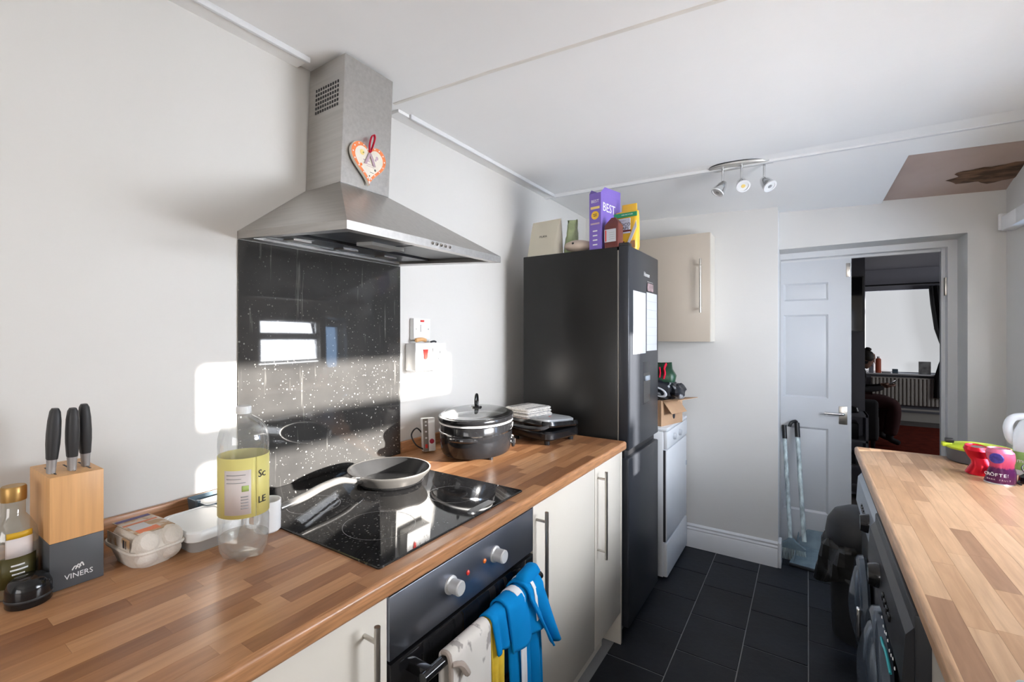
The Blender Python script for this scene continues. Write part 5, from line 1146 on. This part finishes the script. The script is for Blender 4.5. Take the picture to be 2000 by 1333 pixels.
# sill things
sb = thing('orange_bottle', 'slim orange bottle on the far-room window sill', 'bottle', (.955, 10.10, .7802))
bm = new(); lathe(bm, [(0, 0), (.036, 0), (.038, .01), (.038, .22), (.026, .24), (0, .24)], 20); obj('body', bm, 'rust', sb); bm = new(); lathe(bm, [(.018, .24), (.018, .268), (0, .27)], 16); obj('cap', bm, 'whitep', sb)
bm = new(); box(bm, -.07, .07, -.02, .02, 0, .20, bev=.004); cd = obj('photo_card', bm, mat('printed_card', (.30, .30, .29), .6, var=.45, scale=14), loc=(1.52, 10.10, .7802)); tag(cd, 'square grey printed card standing on the right of the far sill', 'card')
bm = new(); box(bm, -.035, .035, -.03, .03, 0, .07, bev=.006); tag(obj('small_clock', bm, 'slate', loc=(1.165, 10.10, .7802)), 'small dark cube in the middle of the far-room sill', 'ornament')
bm = new(); rings(bm, [rrect(.11, .05, .01, 0), rrect(.12, .055, .012, .006), rrect(.10, .05, .012, .018)]); tag(obj('remote_dish', bm, 'ferrule', loc=(1.055, 10.10, .7802)), 'low pale dish beside the orange bottle on the far sill', 'dish')
bm = new(); box(bm, -.03, .03, -.02, .02, 0, .19, bev=.004); tag(obj('sill_box', bm, 'farwall', loc=(.865, 10.10, .7802)), 'grey upright box behind the seated person on the far sill', 'box')
# chair under the person
st_ = thing('armchair', 'dark low armchair in the far room, mostly hidden by the partition wall', 'armchair', (.50, 7.80, .008), 0)
for n_, b in (('seat', (-.34, .22, -.32, .32, .10, .40)), ('backrest', (-.48, -.30, -.34, .34, .10, .88)), ('armrest', (-.44, .20, .33, .47, .10, .60)), ('armrest', (-.44, .20, -.47, -.33, .10, .60))):
    bm = new(); box(bm, *b, bev=.04, seg=3); obj(n_, bm, 'curtain', st_)
for a in (-.4, .15):
    for b in (-.4, .4):
        bm = new(); lathe(bm, [(.02, 0), (.025, .11), (0, .11)], 10, mtx=Matrix.Translation((a, b, 0))); obj('leg', bm, 'blackp', st_)
# person: skinned body, seated and facing right, looking down at a phone
def skin_body(name, m, verts, edges, radii, parent, root=0, sub=2):
    me = bpy.data.meshes.new(name); me.from_pydata(verts, edges, []); me.materials.append(M[m])
    o = bpy.data.objects.new(name, me); COL.objects.link(o); o.parent = parent
    o.modifiers.new('skin', 'SKIN'); 
    for i, r in enumerate(radii):
        sv = me.skin_vertices[0].data[i]; sv.radius = r if isinstance(r, tuple) else (r, r); sv.use_root = (i == root)
    o.modifiers['skin'].use_smooth_shade = True
    sbm = o.modifiers.new('smooth', 'SUBSURF'); sbm.levels = sub; sbm.render_levels = sub
    return o
ps_ = thing('person', 'person in dark top and maroon trousers seated in the far room, looking at a phone', 'person', (.48, 7.80, .008))
V = [(.0, 0, .53), (.0, 0, .66), (.03, 0, .80), (.05, 0, .93), (.085, 0, .985), (.115, 0, 1.03), (.125, 0, 1.075), (.12, 0, 1.13),
     (.05, -.17, .90), (.07, -.21, .70), (.24, -.13, .715), (.30, -.10, .735),
     (.05, .17, .90), (.07, .21, .70), (.24, .12, .72), (.30, .10, .74),
     (.06, -.10, .53), (.40, -.12, .55), (.38, -.12, .30), (.35, -.12, .09), (.46, -.12, .045),
     (.06, .10, .53), (.38, .14, .55), (.33, .15, .30), (.29, .15, .09), (.40, .15, .045)]
Eg = [(0, 1), (1, 2), (2, 3), (3, 4), (4, 5), (5, 6), (6, 7), (3, 8), (8, 9), (9, 10), (10, 11), (3, 12), (12, 13), (13, 14), (14, 15), (0, 16), (16, 17), (17, 18), (18, 19), (19, 20), (0, 21), (21, 22), (22, 23), (23, 24), (24, 25)]
Rr = [(.13, .13), (.125, .13), (.12, .15), (.09, .11), .052, .075, .088, .062, .055, .044, .036, .028, .055, .044, .036, .028, .098, .078, .058, .042, .035, .098, .078, .058, .042, .035]
pb = skin_body('body', 'top', V, Eg, Rr, ps_)
bm = new(); lathe(bm, [(0, -.115), (.045, -.110), (.068, -.07), (.078, 0), (.078, .05), (.06, .095), (.0, .115)], 24, 1.08, .92, mtx=Matrix.Translation((.135, 0, 1.075)) @ Matrix.Rotation(R(18), 4, 'Y')); hd2 = obj('head', bm, 'skin', ps_, 60)
hm = Matrix.Translation((.135, 0, 1.075)) @ Matrix.Rotation(R(18), 4, 'Y')
bm = new(); rings(bm, [[(.078, -.012, .005), (.078, .012, .005), (.078, 0, .03)], [(.104, -.008, -.025), (.104, .008, -.025), (.085, 0, .025)]], mtx=hm); obj('nose', bm, 'skin', hd2, 60)
for s in (-1, 1):
    bm = new(); lathe(bm, [(.009, 0), (.007, .006), (0, .008)], 10, mtx=hm @ Matrix.Translation((.076, s * .028, .012)) @ Matrix.Rotation(R(90), 4, 'Y')); obj('eye', bm, 'ink', hd2)
    bm = new(); lathe(bm, [(.024, 0), (.018, .010), (0, .012)], 14, 1, .6, mtx=hm @ Matrix.Translation((-.005, s * .068, -.005)) @ Matrix.Rotation(R(-90 * s), 4, 'X')); obj('ear', bm, 'skin', hd2)
bm = new(); tube(bm, [(.080, -.018, -.055), (.086, 0, -.056), (.080, .018, -.055)], .005, 8, mtx=hm); obj('mouth', bm, mat('lips', (.25, .09, .08), .5, var=.05), hd2)
bm = new(); rs = []
for j in range(1, 12):
    t = PI * .62 * j / 11; rs.append([(.094 * math.sin(t) * math.cos(a) - .014, .088 * math.sin(t) * math.sin(a), .03 + .096 * math.cos(t) * (1.0 + (.55 if (math.cos(a) < -.2 and math.cos(t) < 0) else 0))) for a in [2 * PI * i / 24 for i in range(24)]])
rings(bm, rs, cap1=False, mtx=hm); obj('hair', bm, 'hair', ps_, 60)
bm = new(); lathe(bm, [(0, 0), (.028, .004), (.036, .022), (.026, .042), (0, .048)], 16, mtx=hm @ Matrix.Translation((-.02, 0, .115))); obj('hair_bun', bm, 'hair', ps_, 60)
trs = skin_body('trousers', 'trouser', [V[0], V[16], V[17], V[18], (.352, -.12, .13), V[21], V[22], V[23], (.296, .15, .13)], [(0, 1), (1, 2), (2, 3), (3, 4), (0, 5), (5, 6), (6, 7), (7, 8)], [.142, .112, .092, .082, .075, .112, .092, .082, .075], ps_)
for s in (-1, 1):
    hx0, hy0, hz0 = (.300, s * .10, .738)
    vts = [(hx0, hy0, hz0), (hx0 + .045, hy0 - s * .018, hz0 + .012)]; eds = [(0, 1)]; rr = [.026, (.034, .018)]
    for k, (dy, ln) in enumerate(((-.026, .062), (-.009, .074), (.009, .078), (.026, .068))):
        b0 = len(vts); vts += [(hx0 + .075, hy0 - s * .018 + dy, hz0 + .020), (hx0 + .075 + ln * .45, hy0 - s * .034 + dy * .9, hz0 + .022), (hx0 + .075 + ln * .55, hy0 - s * .056 + dy * .8, hz0 + .034)]
        eds += [(1, b0), (b0, b0 + 1), (b0 + 1, b0 + 2)]; rr += [.010, .009, .008]
    b0 = len(vts); vts += [(hx0 + .030, hy0 - s * .045, hz0 + .030), (hx0 + .062, hy0 - s * .066, hz0 + .045)]; eds += [(0, b0), (b0, b0 + 1)]; rr += [.012, .009]
    skin_body('hand', 'skin', vts, eds, rr, ps_, sub=1)
ph = thing('mobile_phone', 'dark mobile phone held by the seated person in the far room', 'phone', (.862, 7.80, .785)); ph.rotation_euler = (0, R(-38), 0)
bm = new(); rings(bm, [rrect(.135, .068, .008, 0), rrect(.137, .070, .009, .004), rrect(.135, .068, .008, .008)]); obj('case', bm, 'blackp', ph); boxes('screen', 'blackglass', ph, (-.06, .06, -.03, .03, .008, .0085))
# ================================================================== OUTSIDE: garden fence seen mirrored in the splashback
fn = thing('garden_fence', 'blue-grey slatted garden fence outside, mirrored in the splashback', 'fence', (3.4, -2.6, -.285))
bm = new(); box(bm, 0, .02, 0, 6.0, 0, .155, bev=.002); s0 = obj('slat', bm, 'fence', fn, loc=(0, 0, .05))
for k in range(1, 14):
    o = s0.copy(); COL.objects.link(o); o.parent = fn; o.location = (.004 * (k % 2), 0, .05 + .1505 * k)
for y in (0, 2, 4, 5.9): boxes('post', 'fence', fn, (.026, .10, y, y + .09, 0, 2.15))
bm = new(); box(bm, 1.06, 12, -8, 14, -.3, -.2); struct('ground_outside', bm, mat('paving', (.22, .21, .20), .9, var=.15))
